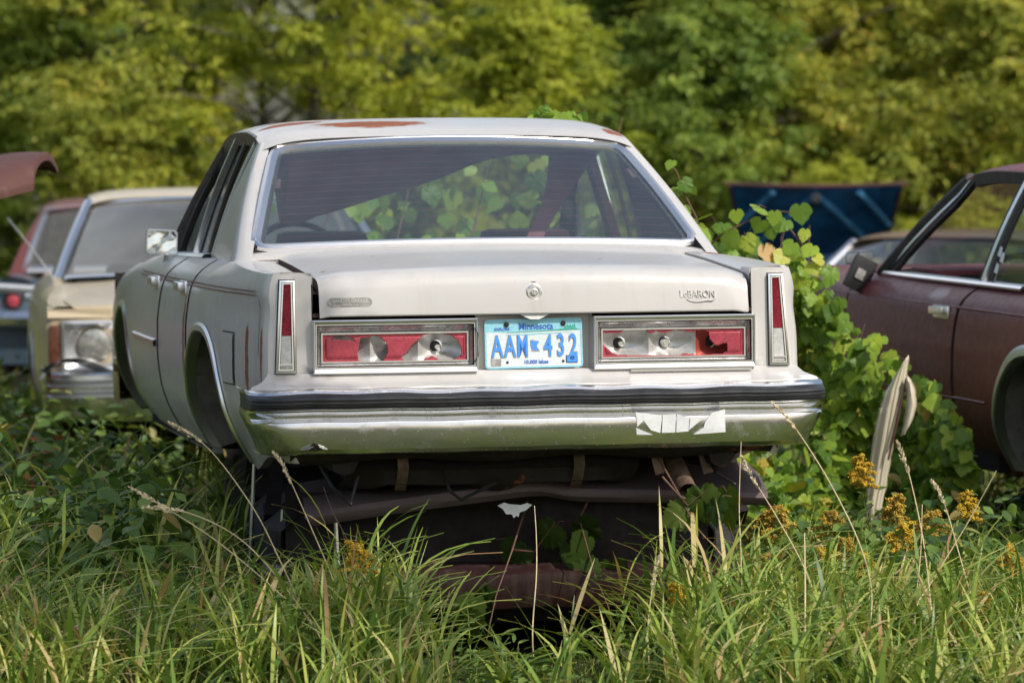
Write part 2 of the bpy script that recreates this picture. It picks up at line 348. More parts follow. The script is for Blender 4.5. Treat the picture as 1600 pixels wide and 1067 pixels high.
# --- leaves
M['leaf_yellow'] = leaf_mat('yellow_green_leaves', [(0.0, (0.1683, 0.2284, 0.036)), (0.35, (0.3606, 0.4207, 0.0541)), (0.75, (0.577, 0.589, 0.0721)), (0.96, (0.6731, 0.5529, 0.0961)), (1.0, (0.577, 0.2885, 0.0721))], 0.5, 0.5, 0.9)
M['leaf_olive'] = leaf_mat('olive_leaves', [(0.0, (0.1262, 0.1802, 0.0396)), (0.4, (0.3065, 0.3605, 0.0633)), (0.72, (0.5588, 0.5588, 0.0902)), (0.88, (0.75, 0.5588, 0.1173)), (1.0, (0.75, 0.3424, 0.1081))], 0.5, 0.48, 0.9)
M['leaf_green'] = leaf_mat('green_leaves', [(0.0, (0.0944, 0.1678, 0.0419)), (0.45, (0.2098, 0.3146, 0.0629)), (0.8, (0.4614, 0.5452, 0.0944)), (0.95, (0.713, 0.6921, 0.126)), (1.0, (0.75, 0.5034, 0.126))], 0.5, 0.45, 0.9)
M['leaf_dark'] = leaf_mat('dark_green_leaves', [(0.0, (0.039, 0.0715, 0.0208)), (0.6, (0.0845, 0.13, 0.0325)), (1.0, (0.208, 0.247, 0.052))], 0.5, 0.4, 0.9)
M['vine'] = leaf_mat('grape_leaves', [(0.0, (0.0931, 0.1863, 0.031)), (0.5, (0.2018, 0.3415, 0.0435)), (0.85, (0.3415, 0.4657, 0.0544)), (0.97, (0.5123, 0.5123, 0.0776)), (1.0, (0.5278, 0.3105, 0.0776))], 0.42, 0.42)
M['vine_dark'] = leaf_mat('shaded_grape_leaves', [(0.0, (0.027, 0.051, 0.0108)), (0.6, (0.048, 0.084, 0.015)), (1.0, (0.078, 0.114, 0.018))], 0.42, 0.35, 0, 0.12)  # darker grape leaf copy, shade under the bumper put into its colour
M['weed'] = leaf_mat('weed_leaves', [(0.0, (0.0445, 0.0981, 0.025)), (0.55, (0.0981, 0.1783, 0.0392)), (0.92, (0.1783, 0.2674, 0.0535)), (1.0, (0.3565, 0.2674, 0.0891))], 0.42, 0.30)
M['weed_light'] = leaf_mat('goldenrod_leaves', [(0.0, (0.0825, 0.15, 0.0375)), (0.6, (0.15, 0.24, 0.045)), (0.95, (0.255, 0.315, 0.075)), (1.0, (0.33, 0.195, 0.075))], 0.45, 0.35)
M['orange'] = leaf_mat('orange_brown_leaves', [(0.0, (0.30, 0.10, 0.04)), (0.6, (0.42, 0.16, 0.06)), (1.0, (0.20, 0.17, 0.05))], 0.5, 0.35)
M['grass'] = leaf_mat('grass_blades', [(0.0, (0.08, 0.153, 0.03)), (0.3, (0.17, 0.2754, 0.045)), (0.62, (0.33, 0.4284, 0.075)), (0.83, (0.5, 0.51, 0.13)), (0.955, (0.6, 0.4998, 0.24)), (1.0, (0.46, 0.2754, 0.12))], 0.4, 0.35, 0, 0.4)
M['straw'] = simple('dry_straw', (0.56, 0.45, 0.26), 0.6, 0, 0.2, 30)
M['seed'] = simple('pale_seed_husks', (0.62, 0.52, 0.34), 0.7, 0, 0.25, 60)
M['gold'] = leaf_mat('goldenrod_flowers', [(0.0, (0.541, 0.3091, 0.0321)), (0.6, (0.75, 0.4894, 0.0386)), (1.0, (0.75, 0.6698, 0.0773))], 0.6, 0.3)
M['goldbrown'] = leaf_mat('fading_goldenrod_flowers', [(0.0, (0.33, 0.2145, 0.0495)), (0.6, (0.594, 0.39, 0.0578)), (1.0, (0.75, 0.585, 0.0825))], 0.7, 0.25)

# ------------------------------------------------------------------ ground
def ground():
    n = 90
    ys = [-30 + 200 * (i / n) ** 1.0 for i in range(n + 1)]; xs = [-110 + 220 * i / n for i in range(n + 1)]
    random.seed(3)
    b = MB(); b.grid([[(x, y, -0.02 + 0.03 * math.sin(x * 0.9 + y * 0.35) * math.sin(y * 0.6)) for y in ys] for x in xs])
    m = NT('grassy_soil')
    c = m.mix(m.rng(m.noise(1.2, 6), 0.35, 0.65), (0.035, 0.045, 0.016), (0.085, 0.095, 0.03))
    c = m.mix(m.rng(m.noise(9, 6, 0.7), 0.5, 0.7), c, (0.10, 0.075, 0.045))
    m.principled(Base_Color=c, Roughness=0.95, Normal=m.bump(m.noise(14, 6, 0.7), 0.8, 0.05))
    tag(b.build('ground', m.mat), 'dark soil and low growth under the wrecked cars', 'ground', kind='structure')
ground()

# ------------------------------------------------------------------ car builder (local axes: x right, y forward from the rear bumper, z up)
INSET = [(0.18, 0.15), (0.24, 0.115), (0.30, 0.078), (0.38, 0.036), (0.47, 0.010), (0.58, 0.0), (0.68, 0.001), (0.77, 0.010), (0.83, 0.022), (0.86, 0.036), (0.885, 0.056), (0.91, 0.09), (0.93, 0.125)]
class Car:
    W = [(0.0, 0.865), (0.2, 0.880), (0.5, 0.905), (0.9, 0.935), (1.3, 0.950), (2.5, 0.957), (3.4, 0.948), (4.1, 0.932), (4.7, 0.905), (5.1, 0.865)]
    L = 5.15; zr = 0.22; belt = 0.925; deck = 0.93; hoodz = 0.93
    arches = [(1.28, 0.46, 0.685), (4.13, 0.46, 0.685)]
    cuts = [('quarter_panel', 0.22, 1.66), ('rear_door', 1.672, 2.50), ('front_door', 2.512, 3.42), ('front_fender', 3.432, 5.05)]
    rwb, rwt, wst, wsb = (0.79, 1.14, 0.963), (0.640, 1.775, 1.322), (0.632, 2.86, 1.318), (0.765, 3.52, 0.945)
    roof_w = 0.668; roof = [(1.74, 1.338), (1.80, 1.362), (1.95, 1.388), (2.2, 1.405), (2.5, 1.403), (2.75, 1.385), (2.92, 1.345)]
    side_w = [(2.06, 1.93), (3.40, 2.76)]      # window opening: rear (base, top) and front (base, top)
    pillar_b = [(2.46, 2.40, 0.07)]
    glass_b = 0.80; droop = 0.034
    def __init__(s, root, pm, windows=True):
        s.root = root; s.pm = pm; s.parts = {}
    def X(s, y, z): return ip(y, s.W) - ip(z - (s.belt - 0.925), INSET)
    def zlow(s, y):
        z = s.zr + 0.03 * (1 - sm(0.1, 0.8, y)) + 0.03 * sm(4.5, 5.0, y)
        for yc, h, zt in s.arches:
            d = abs((y - yc) / h)
            if d < 1: z = max(z, s.zr + (zt - s.zr) * (1 - d ** 2.5) ** (1 / 2.1))
        return z
    def ztop(s, y): return s.belt + 0.004 * math.sin(y)
    def ys(s, a, b):
        st = set(lin(a, b, max(3, int((b - a) / 0.09))))
        for yc, h, zt in s.arches:
            for k in range(-24, 25):
                y = yc + h * math.sin(k / 24 * math.pi / 2)
                if a < y < b: st.add(y)
        st = sorted(st); out = [st[0]]
        for y in st[1:]:
            if y - out[-1] > 0.0015 or y == b: out.append(y)
        return out
    def side_cols(s, sd, a, b, off=0.0, nz=22):
        rows = []
        for y in s.ys(a, b):
            zl, zt = s.zlow(y), s.ztop(y)
            col = [(sd * (s.X(y, zl) + off - 0.03), y, zl + 0.004), (sd * (s.X(y, zl) + off - 0.004), y, zl)]
            for j in range(nz + 1):
                z = zl + (zt - zl) * (j / nz) ** 0.9
                col.append((sd * (s.X(y, z) + off), y, z))
            col.append((sd * (s.X(y, zt) + off - 0.028), y, zt + 0.003))
            rows.append(col)
        return rows
    def sides(s, handles=('front_door', 'rear_door'), proud=0.0):
        for sd in (-1, 1):
            for i, (nm, a, b) in enumerate(s.cuts):
                off = proud * max(0, i - 0)
                if nm == 'front_fender': off = proud
                mb = MB(); rows = s.side_cols(sd, a, b, off)
                e0 = [(p[0] - sd * 0.03, p[1] + 0.002, p[2]) for p in rows[0]]; e1 = [(p[0] - sd * 0.03, p[1] - 0.002, p[2]) for p in rows[-1]]
                mb.grid(rows); mb.cur = 1; mb.grid([e0, rows[0]]); mb.grid([rows[-1], e1])
                o = mb.build(nm, [s.pm, M['gap']], s.root); s.parts[(nm, sd)] = o
                if nm in handles:
                    hy = a + 0.10; hz = s.belt - 0.105
                    h = MB(); xx = s.X(hy, hz) + off
                    h.box((sd * (xx + 0.004), hy + 0.05, hz), (0.012, 0.17, 0.05)); h.box((sd * (xx + 0.022), hy + 0.05, hz + 0.006), (0.022, 0.145, 0.030))
                    h.build('handle', M['trim'], o, bevel=0.004)
    def arch_trim(s, sd, k, mat, wdt=0.032):
        yc, h, zt = s.arches[k]; mb = MB(); rows = []
        for i in range(-30, 31):
            y = yc + h * 0.999 * math.sin(i / 30 * math.pi / 2); z = s.zlow(y)
            d = Vector((0, y - yc, (z - s.zr) * 1.0)); d.normalize(); x = s.X(y, z)
            f = lambda off, out: (sd * (s.X(y + d.y * off, z + d.z * off) + out), y + d.y * off, z + d.z * off)
            rows.append([(sd * (x - 0.03), y, z - 0.002), f(-0.001, 0.004), f(0.004, 0.011), f(wdt * 0.7, 0.010), f(wdt, 0.003)])
        mb.grid(rows); return mb.build('wheel_arch_trim', mat, s.parts[('quarter_panel' if k == 0 else 'front_fender', sd)])
    def wells(s, mat):
        for sd in (-1, 1):
            for k, (yc, h, zt) in enumerate(s.arches):
                mb = MB(); rows = []
                for i in range(-16, 17):
                    y = yc + h * 0.999 * math.sin(i / 16 * math.pi / 2); z = s.zlow(y); x = s.X(y, z)
                    rows.append([(sd * (x - 0.028), y, z), (sd * (x - 0.10), y * 0.98 + yc * 0.02, z + 0.02), (sd * 0.60, yc + (y - yc) * 0.98, z + 0.03), (sd * 0.56, yc + (y - yc) * 0.9, z)])
                mb.grid(rows)
                mb.poly([(sd * 0.565, yc - h * 0.95, s.zr + 0.02)] + [(r[3][0], r[3][1], r[3][2]) for r in rows] + [(sd * 0.565, yc + h * 0.95, s.zr + 0.02)])
                mb.build('wheelhouse', mat, s.root)
    def roof_pt(s, y, u):
        zc = ip(y, s.roof); a = abs(u)
        return (s.roof_w * math.copysign(min(1.0, a ** 0.97), u), y, zc + 0.012 - 0.016 * a * a - s.droop * a ** 9)
    def make_roof(s, mat, y0=None, y1=None):
        y0 = y0 or s.roof[0][0]; y1 = y1 or s.roof[-1][0]; mb = MB(); us = [math.sin(k / 16 * math.pi / 2) for k in range(-16, 17)]
        ys_ = lin(y0, y1, 26)
        rows = [[s.roof_pt(y, u) for u in us] for y in ys_]
        rows = [[(r[0][0] + 0.006, r[0][1], r[0][2] - 0.03)] + r + [(r[-1][0] - 0.006, r[-1][1], r[-1][2] - 0.03)] for r in rows]
        mb.grid(rows)
        mb.grid([[(x * 0.97, y, z - 0.035) for (x, y, z) in r[1:-1]] for r in rows])        # inner skin
        return mb.build('roof', mat, s.root)
    def sidept(s, sd, y, t, out=0.0):
        xb = s.glass_b - 0.02 * sm(2.6, 3.6, y); zt = s.roof_pt(min(max(y, s.roof[0][0]), s.roof[-1][0]), 1)[2]
        return (sd * (lerp(xb, s.roof_w - 0.012, t) + out + 0.012 * math.sin(math.pi * t)), y, lerp(s.ztop(y), zt - 0.01, t))
    def c_pillar(s, mat, sd, corner=0.045):
        """sail panel from the rear window trim round to the rear door window"""
        mb = MB(); rows = []; yt_ = s.rwt[1] + 0.03; ztp = s.roof_pt(yt_, 1)[2] + 0.004
        for j in range(-1, 11):
            t = j / 10 if j >= 0 else -0.13
            a = Vector((sd * lerp(s.rwb[0] - 0.012, s.rwt[0] - 0.006, t), lerp(s.rwb[1], s.rwt[1], t) + 0.010, lerp(s.rwb[2], s.rwt[2], t) + 0.002))
            yb, yt = s.side_w[0]; e = Vector(s.sidept(sd, lerp(yb, yt, t), t))
            bow = 0.012 * math.sin(math.pi * max(t, 0))
            c = Vector((sd * (lerp(s.glass_b + 0.034, s.roof_w - 0.001, t) + bow), lerp(s.rwb[1] + 0.035, yt_, t), lerp(s.rwb[2] - 0.012, ztp, t)))
            e.x += sd * 0.006; e.z = lerp(s.ztop(yb) + 0.001, ztp - 0.012, t)
            row = [a, a.lerp(c, 0.5) + Vector((0, -0.004, 0.004)), c + Vector((-sd * 0.006, -0.006, 0.002)), c + Vector((sd * 0.001, 0.006, -0.003))]
            for k in range(1, 7): row.append(c.lerp(e, k / 6) + Vector((sd * 0.004 * math.sin(math.pi * k / 6), 0, 0)))
            row.append(e + Vector((-sd * 0.03, 0, 0)))
            rows.append(row)
        mb.grid(rows)
        return mb.build('roof_pillar', mat, s.root)
    def a_pillar(s, mat, sd, trim=True):
        mb = MB(); n = Vector((sd * 0.6, 0.5, 0.6))
        b = Vector((sd * (s.wsb[0] + 0.03), s.wsb[1] - 0.04, s.wsb[2] - 0.02)); t = Vector((sd * (s.wst[0] + 0.02), s.wst[1] - 0.01, s.wst[2] - 0.005)); md = (b + t) / 2 + Vector((sd * 0.006, 0.01, 0.01))
        mb.tube([b, b.lerp(md, 0.5) + Vector((sd * 0.002, 0, 0)), md, md.lerp(t, 0.5) + Vector((sd * 0.002, 0, 0)), t], [0.030, 0.028, 0.027, 0.027, 0.028], 8)
        return mb.build('roof_pillar', mat, s.root)
    def window_strips(s, sd, dark, bright, rear=True):
        """frames of the side windows: sill strip, roof rail, pillar strips"""
        (rb, rt), (fb, ft) = s.side_w
        mb = MB(); mb.cur = 1
        yy = lin(rb, fb, 14); mb.grid([[(lambda p: (p[0] + sd * o, p[1], p[2] + dz))(s.sidept(sd, y, 0)) for o, dz in ((0.035, -0.003), (0.040, 0.006), (0.030, 0.016), (-0.02, 0.018))] for y in yy])
        mb.cur = 0
        yy = lin(rt - 0.03, ft, 12); mb.grid([[(lambda p: (p[0] + sd * o, p[1], p[2] + dz))(s.sidept(sd, y, 1)) for o, dz in ((-0.03, -0.035), (0.008, -0.034), (0.012, -0.006), (0.014, 0.012), (0.004, 0.016))] for y in yy])
        bar = lambda yb, yt, a, b, o0, o1: mb.grid([[s.sidept(sd, lerp(yb, yt, t) + k, t * 0.97 + 0.02, ou) for k, ou in ((a, o0), (a, o1), (b, o1), (b, o0))] for t in lin(0, 1, 8)])
        for yb, yt, wd in s.pillar_b:
            mb.cur = 1; bar(yb, yt, -0.012, 0.02, -0.016, 0.010)
            mb.cur = 0; bar(yb, yt, 0.02, 0.02 + wd, -0.020, 0.004); bar(yb, yt, -0.05, -0.012, -0.020, -0.008)
        mb.cur = 0; bar(fb, ft, -0.03, 0.02, -0.02, 0.006)
        mb.cur = 1; bar(rb, rt, -0.008, 0.006, 0.000, 0.009)
        return mb.build('window_frame', [dark, bright], s.root)
    def side_pane(s, sd, a, b, mat, name='window'):
        mb = MB(); (a0, a1), (b0, b1) = a, b
        mb.grid([[s.sidept(sd, lerp(lerp(a0, a1, t), lerp(b0, b1, t), k), t * 0.97 + 0.01, -0.012) for t in lin(0, 1, 5)] for k in lin(0, 1, 4)])
        return mb.build(name, mat, s.root)
    def screen(s, base, top, bow, crown, mat, name, inset=0.0, sgn=-1, nu=16, nv=8):
        mb = MB(); mb.grid([[s.scr_pt(base, top, bow, crown, u, v, sgn) for v in lin(0, 1, nv)] for u in lin(-1, 1, nu)])
        return mb.build(name, mat, s.root)
    @staticmethod
    def scr_pt(base, top, bow, crown, u, v, sgn=-1, lift=0.0):
        k = 1 - u * u
        return (lerp(base[0], top[0], v) * u, lerp(base[1], top[1], v) + sgn * bow * k - 0.0, lerp(base[2], top[2], v) + k * lerp(crown * 0.6, crown, v) + 0.012 * math.sin(math.pi * v) + lift)
    def hood(s, mat, y0=3.66, y1=5.02):
        mb = MB(); us = lin(-1, 1, 20)
        def P(u, t):
            y = lerp(y0, y1, t); xx = s.X(y, s.belt - 0.03) - 0.055
            return (xx * u, y - 0.05 * (1 - u * u) * 0 + 0.04 * (1 - u * u) * t, s.hoodz - 0.045 * t - 0.02 * t ** 4 + 0.022 * (1 - u * u) + 0.012 * math.exp(-((abs(u) - 0.62) / 0.06) ** 2))
        mb.grid([[P(u, t) for t in lin(0, 1, 16)] + [(P(u, 1)[0], P(u, 1)[1] + 0.012, P(u, 1)[2] - 0.05)] for u in us])
        return mb.build('bonnet', mat, s.root)
    def fender_tops(s, mat, y0=3.45, y1=5.05):
        for sd in (-1, 1):
            mb = MB(); mb.grid([[(sd * (s.X(y, s.ztop(y)) - k), y, s.ztop(y) + dz) for k, dz in ((0.0, 0), (0.02, 0.006), (0.07, 0.006), (0.12, -0.012))] for y in lin(y0, y1, 14)])
            mb.build('fender_top', mat, s.parts[('front_fender', sd)])
    def floor(s, mat, y0=0.30, y1=4.9):
        mb = MB(); mb.box((0, (y0 + y1) / 2, s.zr + 0.05), (1.30, y1 - y0, 0.06))
        for sd in (-1, 1): mb.box((sd * 0.80, 2.72, s.zr + 0.05), (0.12, 1.9, 0.07))
        mb.box((0, 4.4, 0.50), (0.9, 0.9, 0.5)); mb.box((0, 3.55, 0.58), (1.36, 0.04, 0.66))
        return mb.build('underbody', mat, s.root)
    def seats(s, mat, fy=2.35, ry=1.75):
        for sx in (-0.36, 0.40):
            mb = MB(); mb.box((sx, fy + 0.28, 0.42), (0.52, 0.5, 0.18)); mb.box((sx, fy, 0.68), (0.50, 0.14, 0.50)); mb.box((sx, fy - 0.03, 0.955), (0.34, 0.09, 0.10))
            mb.build('seat', mat, s.root, bevel=0.035)
        mb = MB(); mb.box((0, ry + 0.22, 0.40), (1.25, 0.5, 0.2)); mb.box((0, ry, 0.66), (1.28, 0.15, 0.48)); mb.build('seat', mat, s.root, bevel=0.035)

def bumper(root, pts, xs, mats, name='bumper', taper=None, dent=0.0, midx=None, parent=None):
    """chromed bumper: section pts (y, z, material) swept along the plan path xs (x, forward offset)"""
    mb = MB(); rows = []
    for (x, yo) in xs:
        row = []
        for (y, z, k) in pts:
            xx = x * (1 - (taper(z) if taper else 0)); wv = dent * (math.sin(x * 9 + 1) * 0.6 + math.sin(x * 23)) * (1 if z > 0.52 else 0.4)
            row.append((xx, y + yo + wv * 0.8, z + wv))
        rows.append(row)
    for j in range(len(pts) - 1):
        mb.grid([[r[j], r[j + 1]] for r in rows], mat=pts[j][2])
    return mb.build(name, mats, parent or root, sharp=28)

# ------------------------------------------------------------------ the white sedan
class Sedan(Car):
    side_w = [(2.13, 1.945), (3.37, 2.87)]; pillar_b = [(2.68, 2.48, 0.03)]
    zr = 0.235; hoodz = 0.865; wst, wsb = (0.632, 2.86, 1.312), (0.765, 3.52, 0.915)
    def X(s, y, z):
        f = 1.0 if z < 0.76 else lerp(lerp(0.28, 1.0, sm(0.25, 1.55, y)), 1.0, 1 - sm(0.76, 0.84, z))
        if y > 1.3: z += (0.925 - s.ztop(y)) * sm(0.5, 0.8, z)
        return ip(y, s.W) - ip(z, INSET) * f
    def ztop(s, y): return 0.925 - 0.02 * (1 - sm(0.15, 1.2, y)) - 0.011 * max(0, y - 1.3) - 0.045 * sm(3.5, 4.8, y)
    def zlow(s, y):
        z = Car.zlow(s, y); return max(z, 0.31 - 0.075 * sm(0.35, 0.9, y))
def lid_z(y, x):
    return ip(y, [(0.16, 0.893), (0.25, 0.902), (0.5, 0.917), (0.8, 0.934), (1.12, 0.948)]) + 0.022 * (1 - (x / 0.71) ** 2) - 0.010 * sm(0.62, 0.705, abs(x))
def rear_y(z): return 0.142 + 0.06 * (z - 0.585)

def sedan():
    root = empty('sedan', (0.1045, 15.0055, 0.36), (0, -R(0.55), R(10.5)))
    tag(root, 'wheelless white four-door sedan seen from behind, perched on a crushed car, with broken tail lamps', 'car')
    W = M['white']; c = Sedan(root, W)
    c.sides(proud=0.004)
    c.arch_trim(-1, 0, M['trim']); c.arch_trim(1, 0, M['trim']); c.arch_trim(-1, 1, M['trim']); c.arch_trim(1, 1, M['trim'])
    c.wells(M['wellmetal'])
    c.make_roof(W)
    for sd in (-1, 1):
        c.c_pillar(W, sd); c.a_pillar(M['rail'], sd)
        c.window_strips(sd, M['rail'], M['trim'])
        (rb, rt), (fb, ft) = c.side_w; pb, pt, _ = c.pillar_b[0]
        c.side_pane(sd, (rb, rt), (pb, pt), M['darkside']); c.side_pane(sd, (pb, pt), (fb, ft), M['darkside'])
        mb = MB(); mb.grid([[c.sidept(sd, lerp(2.33, 2.24, t) + k, t * 0.95 + 0.02, ou) for k, ou in ((-0.012, -0.012), (-0.012, -0.001), (0.012, 0.0), (0.012, -0.012))] for t in lin(0, 1, 6)])
        mb.build('window_division_bar', M['rail'], root)
        # pinstripe, turning down at the rear corner
        mb = MB()
        for dz in (0.0, 0.012):
            mb.grid([[(sd * (c.X(y, 0.834 + dz + q) + 0.0065 + (0.004 if y > 1.66 else 0)), y, 0.834 + dz + q) for q in (-0.0022, 0.0022)] for y in lin(0.30, 3.42, 60)])
        mb.grid([[(sd * (c.X(y, z) + 0.0022), y + k, z) for k in (-0.003, 0.003)] for y, z in ((0.29, 0.836), (0.262, 0.828), (0.245, 0.80), (0.24, 0.72), (0.238, 0.64))])
        mb.build('pinstripe', M['redstripe'], root)
        # bright moulding on the front door, fuel flap on the left quarter
        mb = MB(); mb.grid([[(sd * (c.X(y, 0.60 + q) + o + 0.008), y, 0.60 + q) for q, o in ((-0.014, 0), (-0.010, 0.012), (0.010, 0.012), (0.014, 0))] for y in lin(2.53, 3.40, 12)])
        mb.build('side_moulding', M['trim'], c.parts[('front_door', sd)])
        q = c.parts[('quarter_panel', sd)]
        mb = MB()
        mb.grid([[(sd * (c.X(y, z) + 0.0055), y, z) for z in lin(0.455, 0.545, 3)] for y in lin(0.16 + 0.0, 0.235, 3)])
        mb.build('side_marker', M['amber'], q)
    # fuel flap
    mb = MB(); g = []
    for i, y in enumerate(lin(0.62, 0.80, 8)):
        g.append([(-(c.X(y, z) + 0.006), y, z) for z in lin(0.535, 0.70, 8)])
    mb.grid(g); mb.cur = 1
    for y0, y1, z0, z1 in ((0.612, 0.619, 0.531, 0.704), (0.801, 0.806, 0.531, 0.704), (0.612, 0.806, 0.530, 0.534), (0.612, 0.806, 0.701, 0.705)):
        mb.grid([[(-(c.X(y, z) + 0.002), y, z) for z in lin(z0, z1, 4)] for y in lin(y0, y1, 4)])
    mb.build('fuel_flap', [W, M['gap']], c.parts[('quarter_panel', -1)])
    # rear corners, rear columns, quarter decks
    mb = MB()
    for sd in (-1, 1):
        zs = lin(0.30, 0.583, 6) + lin(0.588, 0.80, 7) + lin(0.82, c.ztop(0.2), 6)
        rows = []
        for z in zs:
            k = c.X(0.22, z); r = [(k - 0.031, 0.142), (k - 0.017, 0.146), (k - 0.007, 0.158), (k - 0.002, 0.182), (k, 0.2205)]
            if z > 0.585: r = [(0.722, 0.142), (0.76, 0.142), (0.80, 0.142)] + r
            else: r = [(k - 0.034, 0.142), (k - 0.033, 0.142), (k - 0.032, 0.142)] + r
            rows.append([(sd * x, y + rear_y(z) - 0.142 if y < 0.19 else y, z) for x, y in r])
        mb.grid(rows)
        mb.grid([[(sd * 0.722, rear_y(z), z), (sd * 0.722, 0.30, z)] for z in lin(0.588, c.ztop(0.2), 6)])
        dk = []
        for y in [rear_y(0.9), rear_y(0.9) + 0.004, 0.18, 0.22] + lin(0.30, 1.30, 12):
            zt = c.ztop(y); xo = c.X(max(y, 0.22), zt) - (0.031 if y < 0.162 else 0.012 if y < 0.2 else 0.0)
            zi = lid_z(min(max(y, 0.17), 1.12), 0.7) + (0.004 if sd > 0 else -0.012); zt2 = zt
            if y < 0.162: zi = zt2
            dk.append([(sd * xo, y, zt2), (sd * (xo - 0.012), y, zt2 + 0.004), (sd * lerp(xo, 0.716, 0.4), y, lerp(zt2, zi, 0.45) + 0.005), (sd * 0.73, y, zi), (sd * 0.7165, y, zi - 0.004), (sd * 0.7165, y, zi - 0.10)])
        mb.grid(dk)
    # panel under the rear window, lid gutter
    mb.grid([[(x, 1.105, lid_z(1.1, x * 0.98) - 0.03), (x, 1.106, lid_z(1.1, x * 0.98) + 0.002), (x, 1.13, lid_z(1.12, x * 0.9) + 0.006), (x, 1.25, lid_z(1.12, x * 0.9) + 0.015)] for x in lin(-0.80, 0.80, 24)])
    for sd in (-1, 1): mb.grid([[(sd * lerp(0.70, 0.845, k), y, lerp(lid_z(1.12, 0.7) - 0.006, 0.927, k) + (y - 1.13) * 0.07 * (1 - k)) for y in (1.10, 1.16, 1.22, 1.32)] for k in lin(0, 1, 4)])
    # number plate recess
    mb.grid([[(-0.192, rear_y(z), z), (-0.185, 0.175, z), (0.185, 0.175, z), (0.192, rear_y(z), z)] for z in (0.586, 0.775)])
    mb.poly([(-0.19, 0.146, 0.587), (0.19, 0.146, 0.587), (0.19, 0.178, 0.589), (-0.19, 0.178, 0.589)])
    mb.build('rear_body', W, root)
    mb = MB()   # dark lid gutter and lamp boxes behind the bezels
    for sd in (-1, 1):
        mb.grid([[(sd * 0.7175, y, lid_z(max(min(y, 1.1), .17), 0.7) - 0.045), (sd * 0.68, y, lid_z(max(min(y, 1.1), .17), 0.7) - 0.05)] for y in lin(0.16, 1.15, 10)])
        mb.box((sd * 0.456, 0.27, 0.672), (0.54, 0.02, 0.18))
    mb.box((0, 0.20, 0.770), (1.44, 0.10, 0.012)); mb.box((0, 0.6, 0.32), (1.1, 0.7, 0.03)); mb.box((0, 0.34, 0.45), (1.5, 0.03, 0.26))
    mb.build('boot_gutter', M['gap'], root)
    # boot lid
    mb = MB(); rows = []
    for i in range(41):
        x = -0.698 + 1.406 * (0.5 - 0.5 * math.cos(math.pi * i / 40)); ex = sm(0.66, 0.705, abs(x)) * 0.006
        pr = [(1.098, lid_z(1.1, x) - 0.03), (1.100, lid_z(1.1, x))] + [(y, lid_z(y, x)) for y in lin(1.06, 0.30, 14)]
        zc = lid_z(0.25, x)
        bow = 0.012 * (1 - (x / 0.71) ** 2)
        pr += [(0.25 - bow, zc), (0.215 - bow, zc - 0.003), (0.185 - bow, zc - 0.010), (0.163 - bow, zc - 0.021), (0.149 - bow, zc - 0.038), (0.142 - bow, zc - 0.06), (0.137 - bow, zc - 0.09), (0.131 - bow, 0.785), (0.130 - bow, 0.770), (0.134 - bow, 0.766), (0.16, 0.768)]
        rows.append([(x, y + ex, z - ex) for y, z in pr])
    e0 = [(-0.6985, y + 0.004, z - 0.03) for _, y, z in rows[0]]; e1 = [(0.7085, y + 0.004, z - 0.03) for _, y, z in rows[-1]]
    mb.cur = 1; mb.grid([e0, rows[0]]); mb.cur = 0; mb.grid(rows); mb.cur = 1; mb.grid([rows[-1], e1])
    lid = mb.build('boot_lid', [W, M['gap']], root, sharp=40)
    mb = MB(); mb.lathe((-0.003, 0.131, 0.836), (0, -1, 0), [(0, 0.026), (0.007, 0.026), (0.010, 0.022), (0.010, 0.018), (0.004, 0.0175), (0.003, 0.013), (0.012, 0.012), (0.013, 0.009), (0.007, 0.0085), (0.007, 0.0001)], 24)
    mb.box((-0.003, 0.121, 0.836), (0.004, 0.006, 0.016)); mb.build('lock', M['trim'], lid)
    mb = MB(); mb.lathe((-0.003, 0.1315, 0.836), (0, -1, 0), [(0.0, 0.034), (0.0006, 0.032), (0.0012, 0.02)], 18); mb.build('lock_stain', M['gap'], lid)
    mb = MB(); mb.poly([(-0.052, 0.1305, 0.766), (0.05, 0.1305, 0.766), (0.03, 0.128, 0.756), (0.012, 0.127, 0.748), (-0.016, 0.127, 0.749), (-0.034, 0.128, 0.757)]); mb.build('latch', M['whitelens'], lid)
    # lettering on the lid
    fr = lambda x, z: ((x, 0.1345 + 0.0 - 0.012 * (1 - (x / 0.71) ** 2) + 0.045 * (z - 0.80) - 0.0006, z), (1, 0, 0), (0, 0.05, 1), (0, -1, 0))
    mb = MB(); text_mesh(mb, 'LeBARON', 0.034, sx=0.80, bold=0.0, frame=fr(0.537, 0.822), depth=0.004)
    sw = [(0.500, 0.806), (0.512, 0.799), (0.530, 0.796), (0.550, 0.797), (0.568, 0.800), (0.585, 0.799), (0.594, 0.804)]
    mb.tube([(x, 0.126, z) for x, z in sw], [0.0008, 0.0017, 0.002, 0.0018, 0.0018, 0.0016, 0.0008], 6)
    mb.build('emblem', M['trim'], lid)
    mb = MB(); pts = []
    for k in range(28):
        a = 2 * math.pi * k / 28; ca, sa = math.cos(a), math.sin(a); x = -0.600 + (0.055 if ca > 0 else -0.055) + 0.016 * ca; z = 0.812 + 0.0145 * sa
        pts.append((x, 0.1335 - 0.012 * (1 - (x / .71) ** 2) + 0.045 * (z - 0.8) - 0.0006, z))
    mb.prism(pts, (0, -1, 0), 0.0008)
    bd = mb.build('dealer_badge', M['badge'], lid)
    mb = MB(); f0 = fr(-0.600, 0.8155); f0 = ((f0[0][0], f0[0][1] - 0.0030, f0[0][2]),) + f0[1:]
    text_mesh(mb, "BANDY'S GARAGE", 0.0165, sx=0.86, bold=0.0004, frame=f0, depth=0.0008)
    f1 = fr(-0.600, 0.803); f1 = ((f1[0][0], f1[0][1] - 0.0030, f1[0][2]),) + f1[1:]
